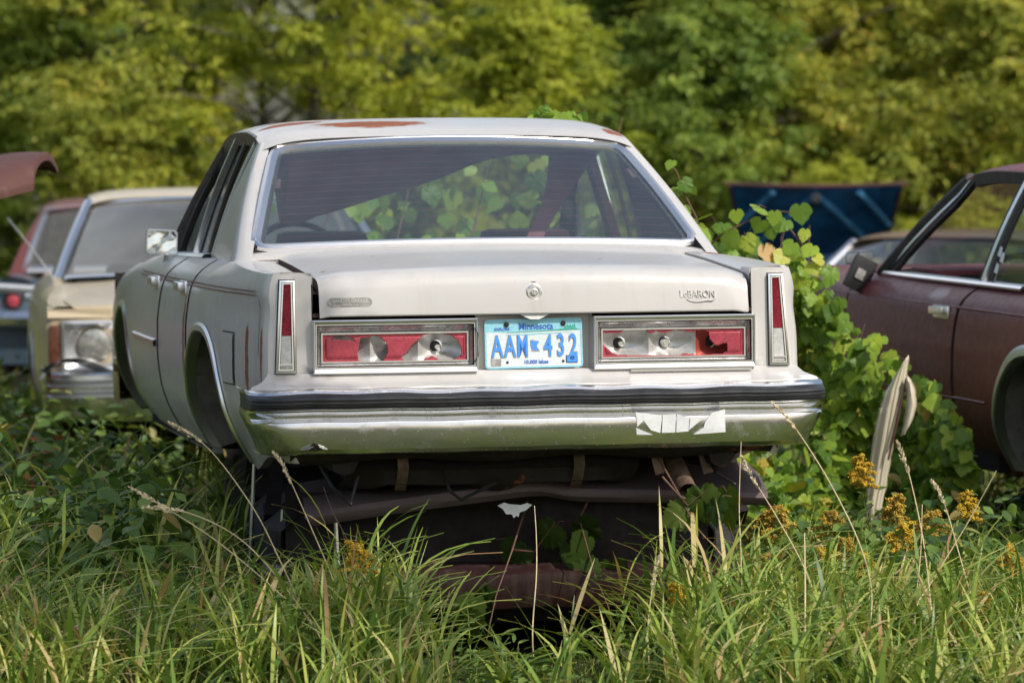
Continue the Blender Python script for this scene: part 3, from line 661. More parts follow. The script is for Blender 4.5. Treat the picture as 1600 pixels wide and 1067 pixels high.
    text_mesh(mb, "Kensett, Iowa", 0.011, sx=0.9, frame=f1, depth=0.0008)
    mb.build('lettering', M['white'], bd)

    # --- lower tail lamps
    def frame(mb, x0, x1, z0, z1, prof):
        """picture frame: prof = list of (inset, y)"""
        rows = [[(x0 + i, y, z0 + i), (x1 - i, y, z0 + i), (x1 - i, y, z1 - i), (x0 + i, y, z1 - i), (x0 + i, y, z0 + i)] for i, y in prof]
        mb.grid(rows)
    def frame2(mb, O, I, y0, y1):
        """flat or sloping band between two rectangles (x0,x1,z0,z1)"""
        r = lambda q, y: [(q[0], y, q[2]), (q[1], y, q[2]), (q[1], y, q[3]), (q[0], y, q[3]), (q[0], y, q[2])]
        mb.grid([r(O, y0), r(I, y1)])
    L_HOLES = [[(205,290),(235,275),(240,262),(260,248),(330,240),(400,265),(440,300),(330,288),(250,284)],
               [(480,280),(500,265),(560,262),(600,245),(660,255),(720,310),(745,380),(745,410),(720,460),(715,492),(490,490),(470,420),(478,340)],
               [(1060,240),(1120,225),(1200,220),(1300,238),(1370,290),(1405,360),(1412,430),(1380,460),(1340,478),(1215,478),(1200,462),(1150,440),(1120,458),(1090,462),(1080,480),(900,484),(865,450),(920,400),(950,340),(990,300)]]
    R_HOLES = [[(125,590),(120,560),(240,555),(300,520),(420,515),(440,545),(480,560),(500,540),(560,555),(600,545),(640,530),(720,540),(760,550),(790,530),(830,525),(880,545),(895,600),(940,650),(1020,625),(1030,690),(1000,712),(900,720),(800,722),(790,716),(720,712),(700,725),(560,728),(280,728),(270,722),(255,730),(200,705),(140,650)]]
    def uvl(p): u = (p[0] - 140) / 1305.0; top = 240 - 25 * u; bot = 500 - 25 * u; return u - 0.018 * ((p[1] - top) / 260), 1 - (p[1] - top) / (bot - top)
    def uvr(p): u = (p[0] - 120) / 1010.0; top = 535 - 20 * u; bot = 744 - 24 * u; return u - 0.022 * ((p[1] - top) / 209), 1 - (p[1] - top) / (bot - top)
    def inside(pt, poly):
        x, y = pt; r = False; j = len(poly) - 1
        for i in range(len(poly)):
            a, b = poly[i], poly[j]
            if (a[1] > y) != (b[1] > y) and x < (b[0] - a[0]) * (y - a[1]) / (b[1] - a[1]) + a[0]: r = not r
            j = i
        return r
    for sd, holes, uv in ((-1, L_HOLES, uvl), (1, R_HOLES, uvr)):
        x0, x1 = (-0.722, -0.188) if sd < 0 else (0.192, 0.726)
        z0, z1 = 0.584, 0.7555
        lamp = empty('tail_lamp'); lamp.parent = root
        mb = MB(); O = (x0, x1, z0, z1)
        A = (x0 + 0.007, x1 - 0.007, z0 + 0.016, z1 - 0.012); B = (x0 + 0.012, x1 - 0.012, z0 + 0.021, z1 - 0.017)
        C = (x0 + 0.029, x1 - 0.027, z0 + 0.033, z1 - 0.042); D = (x0 + 0.034, x1 - 0.032, z0 + 0.038, z1 - 0.047)
        frame2(mb, O, O, 0.155, 0.121); frame2(mb, O, (x0 + .003, x1 - .003, z0 + .004, z1 - .004), 0.121, 0.117); frame2(mb, (x0 + .003, x1 - .003, z0 + .004, z1 - .004), A, 0.117, 0.120)
        mb.cur = 1; frame2(mb, A, (A[0] + .0015, A[1] - .0015, A[2] + .0015, A[3] - .0015), 0.120, 0.126)
        mb.cur = 0; frame2(mb, (A[0] + .0015, A[1] - .0015, A[2] + .0015, A[3] - .0015), B, 0.1225, 0.1225)
        mb.cur = 1; frame2(mb, B, (B[0] + .004, B[1] - .004, B[2] + .004, B[3] - .004), 0.1225, 0.133)
        mb.cur = 2; frame2(mb, (B[0] + .004, B[1] - .004, B[2] + .004, B[3] - .004), C, 0.133, 0.151)
        mb.cur = 0; frame2(mb, C, C, 0.151, 0.146); frame2(mb, C, D, 0.146, 0.146); frame2(mb, D, D, 0.146, 0.160)
        if sd > 0:   # strip hanging loose below the frame
            mb.box((x0 + 0.32, 0.119, z0 - 0.006), (0.40, 0.004, 0.008))
        bez = mb.build('bezel', [M['trim'], M['black'], M['bezelband'] if 'bezelband' in M else M['trim']], lamp)
        if sd < 0:
            mb = MB(); rows = []
            for t in lin(0, 1, 10): rows.append([(x1 - 0.012 + 0.016 * math.sin(math.pi * t), 0.118 - 0.012 * math.sin(math.pi * t), lerp(z0 + 0.03, z1 - 0.03, t)), (x1 - 0.002 + 0.008 * math.sin(math.pi * t), 0.124, lerp(z0 + 0.03, z1 - 0.03, t))])
            mb.grid(rows); mb.build('bent_trim', M['black'], lamp)
        # lens with its broken openings
        polys = [[uv(p) for p in h] for h in holes]; nu, nv = 230, 46
        lx0, lx1, lz0, lz1 = D[0], D[1], D[2], D[3]
        mb = MB(); idx = {}
        def vid(i, j):
            if (i, j) not in idx:
                u, v = i / nu, j / nv; x, z = lerp(lx0, lx1, u), lerp(lz0, lz1, v)
                edge = min(u * 11, (1 - u) * 11, v * 2.1, (1 - v) * 2.1)
                y = 0.157 - 0.004 * sm(0.28, 0.34, edge) + (0.0005 if (j % 3 == 0 and edge > 0.34) else 0)
                idx[(i, j)] = len(mb.v); mb.v.append((x, y, z))
            return idx[(i, j)]
        for i in range(nu):
            for j in range(nv):
                pt = ((i + 0.5) / nu, (j + 0.5) / nv)
                if any(inside(pt, h) for h in polys): continue
                mb.f.append((vid(i, j), vid(i + 1, j), vid(i + 1, j + 1), vid(i, j + 1))); mb.m.append(0)
        ln = mb.build('lens', M['redlens'], lamp, sharp=60)
        so_ = ln.modifiers.new('thickness', 'SOLIDIFY'); so_.thickness = 0.005; so_.offset = -1
        # reflector bays
        mb = MB(); nb = 3
        for k in range(nb):
            a, b = lerp(lx0, lx1, k / nb), lerp(lx0, lx1, (k + 1) / nb)
            mb.cur = 1 if (sd > 0 and k == 2) else 0
            mb.grid([[(lerp(a, b, u), 0.170 + 0.040 * (1 - (2 * u - 1) ** 2) * (1 - 0.85 * abs(2 * v - 1) ** 2.5) , lerp(lz0, lz1, v)) for v in lin(0, 1, 14)] for u in lin(0, 1, 20)])
        mb.build('reflector', [M['reflector'], M['redrefl']], lamp)
        for k in range(3):
            if sd < 0 and k != 2: continue
            cx, cz = lerp(lx0, lx1, (k + 0.5) / 3 + (-0.03 if (sd < 0 and k == 2) else [-.028, -.045, -.05][k] if sd > 0 else 0)), lerp(lz0, lz1, 0.50)
            mb = MB(); mb.lathe((cx, 0.207, cz), (0, -1, 0), [(0, 0.021), (0.003, 0.021), (0.004, 0.0155)], 16)
            mb.cur = 1; mb.lathe((cx - 0.003, 0.205, cz), (0, -1, 0), [(0.0, 0.019), (0.0005, 0.0188), (0.0045, 0.0155), (0.0045, 0.0001)], 14)
            mb.cur = 0
            if not (sd > 0 and k == 2): mb.lathe((cx + 0.003, 0.205, cz - 0.002), (0.0, -1, 0), [(0.0, 0.0105), (0.022, 0.0105), (0.024, 0.008), (0.020, 0.0075), (0.020, 0.0001)] if k != 1 else [(0, 0.017), (0.012, 0.017), (0.014, 0.013), (0.010, 0.012), (0.010, 0.007), (0.018, 0.0065), (0.018, 0.0001)], 14)
            mb.build('bulb_socket', [M['trim'], M['black']], lamp)
    # --- slim upright lamps
    for sd in (-1, 1):
        lamp = empty('corner_lamp'); lamp.parent = root
        zb, zt = 0.588, 0.884
        xi = lambda z: sd * lerp(0.776, 0.7765, (z - zb) / (zt - zb)); xo = lambda z: sd * lerp(0.842, 0.8245, (z - zb) / (zt - zb))
        def band(mb, i0, i1, y0, y1):
            r = lambda i, dy: [(xi(zb) + sd * i, rear_y(zb) - dy, zb + i), (xo(zb) - sd * i, rear_y(zb) - dy, zb + i), (xo(zt) - sd * i, rear_y(zt) - dy, zt - i), (xi(zt) + sd * i, rear_y(zt) - dy, zt - i), (xi(zb) + sd * i, rear_y(zb) - dy, zb + i)]
            mb.grid([r(i0, y0), r(i1, y1)])
        mb = MB(); mb.cur = 1; band(mb, -0.003, 0, 0.0006, 0.0025); mb.cur = 0; band(mb, 0, 0, 0.0, 0.014); band(mb, 0, 0.006, 0.014, 0.016); mb.cur = 1; band(mb, 0.006, 0.008, 0.016, 0.010)
        mb.cur = 0; band(mb, 0.008, 0.0125, 0.013, 0.013); mb.cur = 1; band(mb, 0.0125, 0.0145, 0.013, 0.006)
        mb.cur = 0; zq = 0.615; mb.bar((xi(zq) + sd * 0.012, rear_y(zq) - 0.012, zq), (xo(zq) - sd * 0.012, rear_y(zq) - 0.012, zq), 0.005, 0.006, (0, -1, 0))
        mb.build('bezel', [M['trim'], M['black']], lamp)
        zm = 0.708
        for nm, a, b, mt in (('red_lens', zm + 0.001, zt - 0.013, M['redlens']), ('clear_lens', zb + 0.012, zm - 0.001, M['whitelens'])):
            mb = MB(); n = 24
            mb.grid([[(lerp(xi(z) + sd * 0.0135, xo(z) - sd * 0.0135, u / n), rear_y(z) - 0.009 - (0.0016 if u % 2 else 0.0), z) for z in lin(a, b, 6)] for u in range(n + 1)])
            mb.build(nm, mt, lamp, sharp=80)
    # --- number plate
    pl = empty('number_plate', (-0.001, 0.150, 0.670), (R(-3), R(-0.6), 0)); pl.parent = root
    def P2(x, z, y=0.0): return (x, y, z)
    def rrect(hx, hz, r, y, n=5, cx=0, cz=0):
        o = []
        for qx, qz, a0 in ((1, 1, 0), (-1, 1, 90), (-1, -1, 180), (1, -1, 270)):
            for k in range(n + 1):
                a = R(a0 + 90 * k / n); o.append((cx + qx * (hx - r) + r * math.cos(a), y, cz + qz * (hz - r) + r * math.sin(a)))
        return o
    mb = MB(); mb.prism(rrect(0.160, 0.0795, 0.012, 0.0), (0, -1, 0), 0.0015)
    mb.cur = 1; top = [p for p in rrect(0.1575, 0.077, 0.010, -0.0021) if p[2] > 0.035]
    a = sorted(top, key=lambda p: math.atan2(p[2] - 0.03, p[0])); mb.poly(a + [(-0.1575, -0.0021, 0.040), (-0.08, -0.0021, 0.037), (0.02, -0.0021, 0.040), (0.09, -0.0021, 0.043), (0.1575, -0.0021, 0.043)][0:5])
    mb.cur = 1; o_, i_ = rrect(0.160, 0.0795, 0.012, -0.0022), rrect(0.1545, 0.074, 0.008, -0.0027); mb.grid([o_ + [o_[0]], i_ + [i_[0]]])
    mb.cur = 0; mb.poly([(-0.1, -0.0024, 0.030), (0.02, -0.0024, 0.033), (0.14, -0.0024, 0.034), (0.05, -0.0024, 0.030), (-0.03, -0.0024, 0.027)], mat=1)
    plate = mb.build('plate', [M['plate_white'], M['plate_blue']], pl, smooth=False)
    mb = MB(); tp = [(0.155, 0.0415), (0.145, 0.044), (0.138, 0.0475), (0.137, 0.066), (0.133, 0.053), (0.130, 0.061), (0.126, 0.051), (0.121, 0.060), (0.117, 0.051), (0.112, 0.062), (0.108, 0.052), (0.104, 0.056), (0.100, 0.046), (0.06, 0.0425), (0.0, 0.0405), (-0.06, 0.0385), (-0.1, 0.037), (-0.06, 0.0365), (0.02, 0.0385), (0.09, 0.040)]
    mb.prism([(x, -0.0026, z) for x, z in tp], (0, -1, 0), 0.0004); mb.build('tree_motif', M['green_ink'], pl, smooth=False)
    up, out = (0, 0, 1), (0, -1, 0)
    mb = MB(); fz = lambda x, z, y=-0.0032: ((x, y, z), (1, 0, 0), up, out)
    for nm, tx, sz, sx, bo, x, z in (('state_name', 'Minnesota', 0.0310, 0.88, 0.0005, 0.008, 0.0545), ('motto', 'EXPLORE', 0.0125, 0.95, 0.0003, -0.103, 0.0475), ('slogan', '10,000 lakes', 0.0165, 0.98, 0.0003, 0.006, -0.0595)):
        mb = MB(); text_mesh(mb, tx, sz, sx=sx, bold=bo, frame=fz(x, z, -0.0028), depth=0.0006); mb.build(nm, M['inkdark'], pl, smooth=False)
    mb = MB(); mb2 = MB()
    for ch, x in (('A', -0.120), ('A', -0.078), ('M', -0.037), ('4', 0.047), ('3', 0.088), ('2', 0.129)):
        sx = 0.50 if ch == 'M' else 0.56
        text_mesh(mb, ch, 0.099, sx=sx, bold=0.0016, frame=fz(x, -0.011, -0.0044), depth=0.0012); text_mesh(mb2, ch, 0.099, sx=sx, bold=0.0029, frame=fz(x, -0.011, -0.0034), depth=0.0012)
    st = [(-0.013, 0.020), (-0.006, 0.021), (-0.004, 0.0185), (0.004, 0.018), (0.014, 0.0155), (0.008, 0.009), (0.005, 0.003), (0.007, -0.004), (0.014, -0.012), (-0.009, -0.012), (-0.010, -0.001), (-0.0125, 0.006), (-0.0115, 0.012)]
    mb.prism([(0.004 + x, -0.0037, z - 0.010) for x, z in st], (0, -1, 0), 0.0012)
    mb2.prism([(0.004 + x * 1.16, -0.0030, (z - 0.004) * 1.12 - 0.0065) for x, z in st], (0, -1, 0), 0.0010)
    mb.build('registration_number', M['ink'], pl, smooth=False); mb2.build('letter_edge', M['tan_ink'], pl, smooth=False)
    for x in (-0.088, 0.098):
        mb = MB(); mb.lathe((x, -0.0015, 0.0625), (0, -1, 0), [(0, 0.0085), (0.004, 0.0085), (0.006, 0.006), (0.006, 0.0001)], 12); mb.build('bolt', M['rustdark'], pl)
    for x in (-0.088, 0.095):
        mb = MB(); mb.lathe((x, -0.0018, -0.059), (0, -1, 0), [(0, 0.0045), (0.0012, 0.0045), (0.0012, 0.0001)], 10); mb.build('bolt_hole', M['black'], pl)
    mb = MB(); mb.box((-0.125, -0.003, -0.058), (0.033, 0.0012, 0.022)); mb.build('registration_sticker', M['badge'], pl, smooth=False)
    mb = MB(); mb.box((0.1235, -0.003, -0.053), (0.037, 0.0012, 0.024)); mb.cur = 1; mb.box((0.1235, -0.0040, -0.053), (0.033, 0.0012, 0.020)); mb.cur = 2; text_mesh(mb, '03', 0.014, frame=fz(0.125, -0.050, -0.0055)); mb.build('registration_sticker', [M['rustdark'], M['ink'], M['black']], pl, smooth=False)
    # --- filler panel and rear bumper
    mb = MB(); rows = []
    for i in range(61):
        x = lerp(-1, 1, i / 60); a = abs(x); fl = sm(0.93, 1.0, a)
        wv = 0.0025 * math.sin(x * 14) + 0.002 * math.sin(x * 31 + 1)
        rows.append([(x * lerp(0.870, 0.868, 1), 0.143, 0.587), (x * 0.870, 0.135, 0.581), (x * lerp(0.872, 0.885, fl), 0.120, 0.566), (x * lerp(0.874, 0.905, fl), 0.085 - 0.0, 0.552 + 0.004 * fl), (x * lerp(0.876, 0.925, fl), 0.045 + 0.05 * fl + wv, 0.544 + 0.004 * fl + wv * 0.5), (x * lerp(0.876, 0.93, fl), 0.043 + 0.05 * fl + wv, 0.538)])
    mb.grid(rows); mb.build('bumper_filler', W, root)
    path = [(-0.935, 0.34), (-0.942, 0.20), (-0.944, 0.11), (-0.936, 0.065), (-0.915, 0.035), (-0.888, 0.016), (-0.86, 0.008)] + [(x, 0.004 - 0.008 * (1 - (x / 0.85) ** 2)) for x in lin(-0.82, 0.82, 40)] + [(0.86, 0.008), (0.888, 0.016), (0.915, 0.035), (0.936, 0.065), (0.944, 0.11), (0.942, 0.20), (0.935, 0.34)]
    sec = [(0.10, 0.538, 0), (0.03, 0.5405, 0), (0.006, 0.534, 0), (0.000, 0.526, 1), (-0.012, 0.522, 1), (-0.026, 0.514, 1), (-0.030, 0.508, 1), (-0.0255, 0.5055, 1), (-0.0255, 0.5035, 1), (-0.031, 0.501, 1), (-0.031, 0.495, 1), (-0.026, 0.4925, 1), (-0.026, 0.4905, 1), (-0.030, 0.488, 1), (-0.026, 0.481, 1), (-0.010, 0.476, 0),
           (-0.006, 0.474, 0), (-0.004, 0.469, 0), (0.006, 0.464, 0), (0.014, 0.456, 0), (0.016, 0.448, 0), (0.012, 0.443, 0), (-0.004, 0.4385, 0), (-0.009, 0.436, 0), (-0.011, 0.431, 0), (-0.0095, 0.405, 0), (-0.004, 0.368, 0), (0.001, 0.349, 0), (0.014, 0.336, 0), (0.05, 0.331, 0), (0.09, 0.33, 0)]
    bp = bumper(root, sec, path, [M['chrome'], M['rubber']], taper=lambda z: 0.055 * sm(0.47, 0.33, z) if z < 0.47 else 0, dent=0.0022)
    # torn dent and torn sticker on the bumper
    mb = MB(); mb.cur = 0
    mb.prism([(-0.778, -0.001, 0.352), (-0.755, -0.001, 0.359), (-0.742, -0.001, 0.372), (-0.732, -0.001, 0.367), (-0.716, -0.001, 0.357), (-0.700, -0.001, 0.353), (-0.735, 0.005, 0.346)], (0, -1, 0), 0.003)
    mb.cur = 1; mb.tube([(-0.782, -0.003, 0.351), (-0.758, -0.008, 0.355), (-0.744, -0.010, 0.362)], [0.001, 0.003, 0.002], 6); mb.tube([(-0.726, -0.009, 0.360), (-0.712, -0.007, 0.354), (-0.698, -0.003, 0.351)], [0.002, 0.003, 0.001], 6)
    mb.build('torn_dent', [M['rustdark'], M['trim']], bp)
    ST = [[(763,752),(790,758),(800,785),(770,810)], [(790,756),(878,768),(872,838),(830,826),(800,790)], [(882,766),(940,764),(938,838),(878,838)], [(946,764),(1000,782),(998,835),(943,838)], [(1004,780),(1055,790),(1000,830)], [(1070,800),(1100,765),(1160,752),(1162,843),(1020,848),(1065,820)], [(765,815),(800,830),(840,845),(768,842)]]
    mb = MB()
    for k, pg in enumerate(ST):
        q = []
        for (x, y) in pg:
            xx = 0.298 + (x - 763) * (0.296 / 400); zz = 0.4535 - (y - 750) * (0.0795 / 98) + (x - 763) * 0.000008
            yy = 0.004 - 0.008 * (1 - (xx / 0.85) ** 2) + ip(zz, [(0.346, 0.002), (0.368, -0.004), (0.405, -0.0095), (0.431, -0.011), (0.4385, -0.011), (0.46, -0.008)]) - 0.0028 - 0.0008 * (k % 3)
            q.append((xx, yy, zz))
        mb.prism(q, (0, -1, 0), 0.0012)
    mb.build('torn_sticker', M['sticker'], bp, smooth=False)
    # --- rear window
    base, topp = (0.757, 1.185, 0.972), (0.612, 1.742, 1.300)
    S = lambda u, v, l=0.0: c.scr_pt(base, topp, 0.035, 0.026, u, v, -1, l)
    gl = c.screen(base, topp, 0.035, 0.026, M['glass'], 'rear_window')
    mb = MB()
    for k in range(13):
        v = 0.09 + 0.84 * k / 12; mb.grid([[S(u, v - 0.0010, -0.004), S(u, v + 0.0010, -0.004)] for u in lin(-0.95, 0.95, 24)])
    mb.build('defroster_line', M['redstripe'], gl)
    for sd in (-1, 1):
        mb = MB(); d = 0.06 if sd > 0 else -0.02
        mb.poly([S(sd * 0.945, 0.60 + d, -0.006), S(sd * 0.99, 0.60 + d, -0.006), S(sd * 0.99, 0.70 + d, -0.006), S(sd * 0.95, 0.70 + d, -0.006)]); mb.build('terminal', M['interior'], gl)
    # trim: a bright band round the glass
    loop = [(u, 0.0) for u in lin(-0.95, 0.95, 24)] + [(0.985, 0.012), (1.0, 0.05)] + [(1.0, v) for v in lin(0.1, 0.9, 8)] + [(0.995, 0.945), (0.975, 0.985), (0.93, 1.0)] + [(u, 1.0) for u in lin(0.85, -0.85, 22)] + [(-0.93, 1.0), (-0.975, 0.985), (-0.995, 0.945)] + [(-1.0, v) for v in lin(0.9, 0.1, 8)] + [(-1.0, 0.05), (-0.985, 0.012)]
    rows = []
    n = len(loop)
    for i, (u, v) in enumerate(loop):
        p = Vector(S(u, v)); a = Vector(S(*loop[i - 1])); b = Vector(S(*loop[(i + 1) % n])); t = (b - a).normalized()
        nr = (Vector(S(u, min(v + .02, 1.02))) - Vector(S(u, v))).normalized(); nrm = Vector((1, 0, 0)).cross(nr).normalized()
        o = t.cross(nrm).normalized()
        if o.dot(p - Vector(S(0, 0.5))) < 0: o = -o
        if nrm.z < 0: nrm = -nrm
        wd = 0.030 if 0.02 < v < 0.98 else (0.024 if v < 0.5 else 0.044)
        rows.append([p - o * 0.004 - nrm * 0.004, p - o * 0.004 + nrm * 0.008, p + o * wd * 0.40 + nrm * 0.012, p + o * wd * 0.48 + nrm * 0.008, p + o * wd * 0.56 + nrm * 0.011, p + o * wd * 0.95 + nrm * 0.007, p + o * wd - nrm * 0.006])
    mb = MB(); mb.grid(rows + [rows[0]]); mb.build('rear_window_trim', M['trim'], root, sharp=25)
    mb = MB(); loop2 = [[Vector(S(u * 0.999, v * 1.0, -0.003)), Vector(S(u * (0.972 if abs(u) > .96 else 1), 0.02 if v < 0.02 else 0.955 if v > 0.98 else v, -0.003))] for u, v in loop]
    mb.grid(loop2 + [loop2[0]]); mb.build('window_seal', M['seal'], root)
    mb = MB(); mb.grid([[Vector(S(u, 0.99)) + Vector((0, 0, -0.004)), Vector(S(u, 1.0)) + Vector((u * 0.012, 0.030, 0.016)), Vector(c.roof_pt(1.80, math.sin(u * math.pi / 2 * 0.92) if abs(u) < 0.999 else u)) + Vector((0, 0, -0.0015))] for u in lin(-1, 1, 40)])
    mb.build('roof_header', W, root)
    # windscreen, bonnet, front
    c.screen((0.75, 3.52, 0.92), (0.61, 2.87, 1.305), 0.10, 0.03, M['sideglass'], 'windscreen', sgn=1)
    c.hood(W); c.fender_tops(W)
    mb = MB(); mb.grid([[(sd * x, y, z) for z in (0.30, 0.6, 0.80)] for sd, x, y in ((-1, 0.865, 5.05), (-1, 0.80, 5.10), (-1, 0.4, 5.12), (1, 0.4, 5.12), (1, 0.80, 5.10), (1, 0.865, 5.05))]); mb.build('nose', M['under'], root)
    bumper(root, [(-0.12, 0.445, 0), (0.0, 0.445, 0), (0.03, 0.42, 1), (0.035, 0.39, 0), (0.02, 0.36, 0), (0.0, 0.28, 0), (-0.05, 0.265, 0)], [(-0.875, 4.80), (-0.885, 4.95), (-0.87, 5.08), (-0.81, 5.18)] + [(x, 5.22) for x in lin(-0.7, 0.7, 8)] + [(0.81, 5.18), (0.87, 5.08), (0.885, 4.95), (0.875, 4.80)], [M['chrome'], M['rubber']])
    # door mirror
    mr = empty('door_mirror', (-0.885, 3.02, 0.962), (0, R(3), R(-4))); mr.parent = root
    mb = MB(); mb.tube([(0.02, 0.0, -0.045), (0.015, 0.01, -0.075), (0.03, 0.01, -0.105), (0.06, 0.0, -0.118)], [0.010, 0.009, 0.011, 0.018], 10); mb.build('mirror_arm', M['chrome'], mr)
    mb = MB(); a = rrect(0.058, 0.046, 0.014, 0.0); b2 = rrect(0.060, 0.048, 0.016, 0.012); c2 = rrect(0.050, 0.038, 0.014, 0.05); d2 = rrect(0.02, 0.015, 0.008, 0.062); i2 = rrect(0.053, 0.041, 0.011, 0.0); i3 = rrect(0.053, 0.041, 0.011, 0.006)
    mb.grid([k + [k[0]] for k in (i3, i2, a, b2, c2, d2)]); mb.poly(d2); mb.build('mirror_shell', M['chrome'], mr)
    mb = MB(); g = [[(x, 0.004 + 0.0012 * math.sin(x * 70) * math.cos(z * 90), z) for z in lin(-0.041, 0.041, 8)] for x in lin(-0.053, 0.053, 10)]; mb.grid(g); mb.build('mirror_glass', M['mirror'], mr)
    # --- interior
    c.seats(M['interior'], 2.45, 1.62)
    mb = MB(); mb.box((0, 1.42, 0.928), (1.46, 0.50, 0.012)); mb.build('parcel_shelf', M['dark_interior'], root)
    mb = MB(); mb.box((0, 3.42, 0.80), (1.36, 0.30, 0.24)); mb.build('dashboard', M['dark_interior'], root, bevel=0.03)
    mb = MB(); mb.lathe((-0.36, 3.12, 0.86), (0, -0.9, 0.45), [(0.0, 0.185)] , 4) if False else None
    ring = [(-0.36 + 0.185 * math.cos(a), 3.10 + 0.08 * math.sin(a), 0.86 + 0.165 * math.sin(a)) for a in lin(0, 2 * math.pi, 28)]
    mb.tube(ring, 0.012, 8, cap=False); mb.tube([(-0.36, 3.10, 0.86), (-0.36, 3.3, 0.80)], 0.03, 8); mb.bar((-0.53, 3.10, 0.865), (-0.19, 3.10, 0.865), 0.03, 0.01, (0, -1, 0.4)); mb.build('steering_wheel', M['dark_interior'], root)
    # headliner fallen down on the left, strips of it and belts on the right
    cur = [(-0.60, 1.281), (-0.585, 1.22), (-0.57, 1.15), (-0.555, 1.035), (-0.50, 1.03), (-0.42, 1.062), (-0.30, 1.095), (-0.17, 1.135), (-0.06, 1.165), (0.05, 1.20), (0.15, 1.24), (0.22, 1.262), (0.30, 1.275), (0.45, 1.285), (0.58, 1.285)]
    mb = MB(); rows = []
    for i, (x, z) in enumerate(cur):
        zt = 1.335 - 0.05 * abs(x / 0.62) ** 4
        rows.append([(x + (0.02 if i == 0 else 0) * t, 1.84 + 0.30 * (1 - t) ** 1.5 + 0.02 * math.sin(5 * x + 3 * t), lerp(min(z, zt - 0.002), zt, t)) for t in lin(0, 1, 10)])
    mb.grid(rows)
    mb.grid([[(x, y, (1.372 - 0.05 * abs(x / 0.62) ** 4) - 0.045 - 0.02 * math.sin(3 * y + 5 * x) ** 2) for y in lin(2.1, 2.95, 8)] for x in lin(-0.6, 0.6, 14)])
    mb.build('headliner', M['headliner'], root)
    mb = MB()
    mb.grid([[(lerp(0.33, 0.56, t) - k * (1 - t) * 0.045 - 0.13 * k * t * t, 1.95 + 0.15 * t, lerp(0.93, 1.29, t)) for k in (-0.5, 0.0, 0.5, 1.0)] for t in lin(0, 1, 10)])
    mb.build('torn_headliner_strip', M['headliner'], root)
    for x0, x1, y in ((0.56, 0.46, 2.46), (0.60, 0.55, 2.44), (-0.66, -0.60, 2.46)):
        mb = MB(); mb.grid([[(lerp(x0, x1, t) + k, y + 0.02 * math.sin(3 * t), lerp(1.27, 0.95, t)) for k in (-0.024, 0.024)] for t in lin(0, 1, 6)]); mb.build('seat_belt', M['dark_interior'], root)
    for sd in (-1, 1):   # inner pillar covers
        mb = MB(); mb.grid([[(sd * (lerp(0.775, 0.640, t) - k2), lerp(2.46, 2.40, t) + k, lerp(0.93, 1.32, t)) for k, k2 in ((-0.055, 0.0), (-0.05, 0.03), (0.05, 0.03), (0.055, 0.0))] for t in lin(0, 1, 5)])
        mb.build('pillar_cover', M['interior'], root); mb = MB()
        mb.grid([[(sd * (lerp(0.772, 0.636, t)), lerp(lerp(1.30, 1.86, t), lerp(2.0, 1.92, t), k), lerp(0.93, 1.31, t)) for k in lin(0, 1, 4)] for t in lin(0, 1, 5)])
        mb.build('pillar_cover', M['interior'], root)
    # --- underside
    c.floor(M['under'], 0.9, 4.9)
    mb = MB(); rows = []
    for x in lin(-0.60, 0.36, 30):
        e = 1 - abs((x + 0.12) / 0.48) ** 8; dn = 0.012 * math.sin(13 * x) + 0.008 * math.sin(29 * x + 1)
        rows.append([(x, 0.27 + 0.02 * (1 - e), 0.31), (x, 0.245, 0.29), (x, 0.225, 0.268), (x, 0.245, 0.262), (x, 0.26 + 0.02 * (1 - e), 0.235 - 0.02 * e), (x, 0.30, 0.205 + dn + 0.04 * (1 - e)), (x, 0.55, 0.195 + dn), (x, 0.85, 0.22), (x, 0.87, 0.33)])
    mb.grid(rows); mb.build('fuel_tank', M['rustdark'], root, sharp=50)
    for x in (-0.42, 0.16):
        mb = MB(); mb.grid([[(x + k, y, z) for k in (-0.018, 0.018)] for y, z in ((0.235, 0.32), (0.215, 0.27), (0.25, 0.225), (0.295, 0.195), (0.55, 0.185), (0.86, 0.21))]); mb.build('tank_strap', M['pipe'], root)
    for pts in ([(-0.70, 0.20, 0.30), (-0.66, 0.16, 0.22), (-0.60, 0.17, 0.16), (-0.57, 0.2, 0.25)], [(0.58, 0.22, 0.30), (0.60, 0.15, 0.24), (0.66, 0.14, 0.20)], [(-0.30, 0.2, 0.27), (-0.28, 0.15, 0.20), (-0.24, 0.17, 0.17), (-0.12, 0.2, 0.22)]):
        mb = MB(); mb.tube(pts, 0.006, 6); mb.build('hanging_wire', M['black'], root)
    for x in (0.40, 0.56):
        mb = MB(); mb.bar((x, 0.24, 0.36), (x + 0.03, 0.22, 0.235), 0.035, 0.006, (0, 1, 0)); mb.build('exhaust_hanger', M['pipe'], root)
    mb = MB(); mb.grid([[(x, y, z + 0.008 * math.sin(11 * x)) for y, z in ((0.12, 0.34), (0.13, 0.315), (0.16, 0.30), (0.24, 0.295), (0.26, 0.36))] for x in lin(-0.80, 0.80, 24)])
    for sd in (-1, 1): mb.tube([(sd * 0.62, 0.16, 0.30), (sd * 0.60, 0.5, 0.29), (sd * 0.58, 0.9, 0.36), (sd * 0.58, 1.4, 0.33)], 0.045, 8)
    mb.box((0, 1.28, 0.34), (1.1, 0.12, 0.12)); mb.lathe((0, 1.28, 0.34), (0, -1, 0), [(-0.08, 0.06), (-0.05, 0.12), (0.06, 0.12), (0.10, 0.08), (0.10, 0.001)], 14)
    for sd in (-1, 1): mb.lathe((sd * 0.58, 1.28, 0.36), (sd, 0, 0), [(0, 0.11), (0.04, 0.11), (0.04, 0.06), (0.08, 0.05), (0.08, 0.001)], 16)
    mb.build('axle_and_frame', M['rustdark'], root)
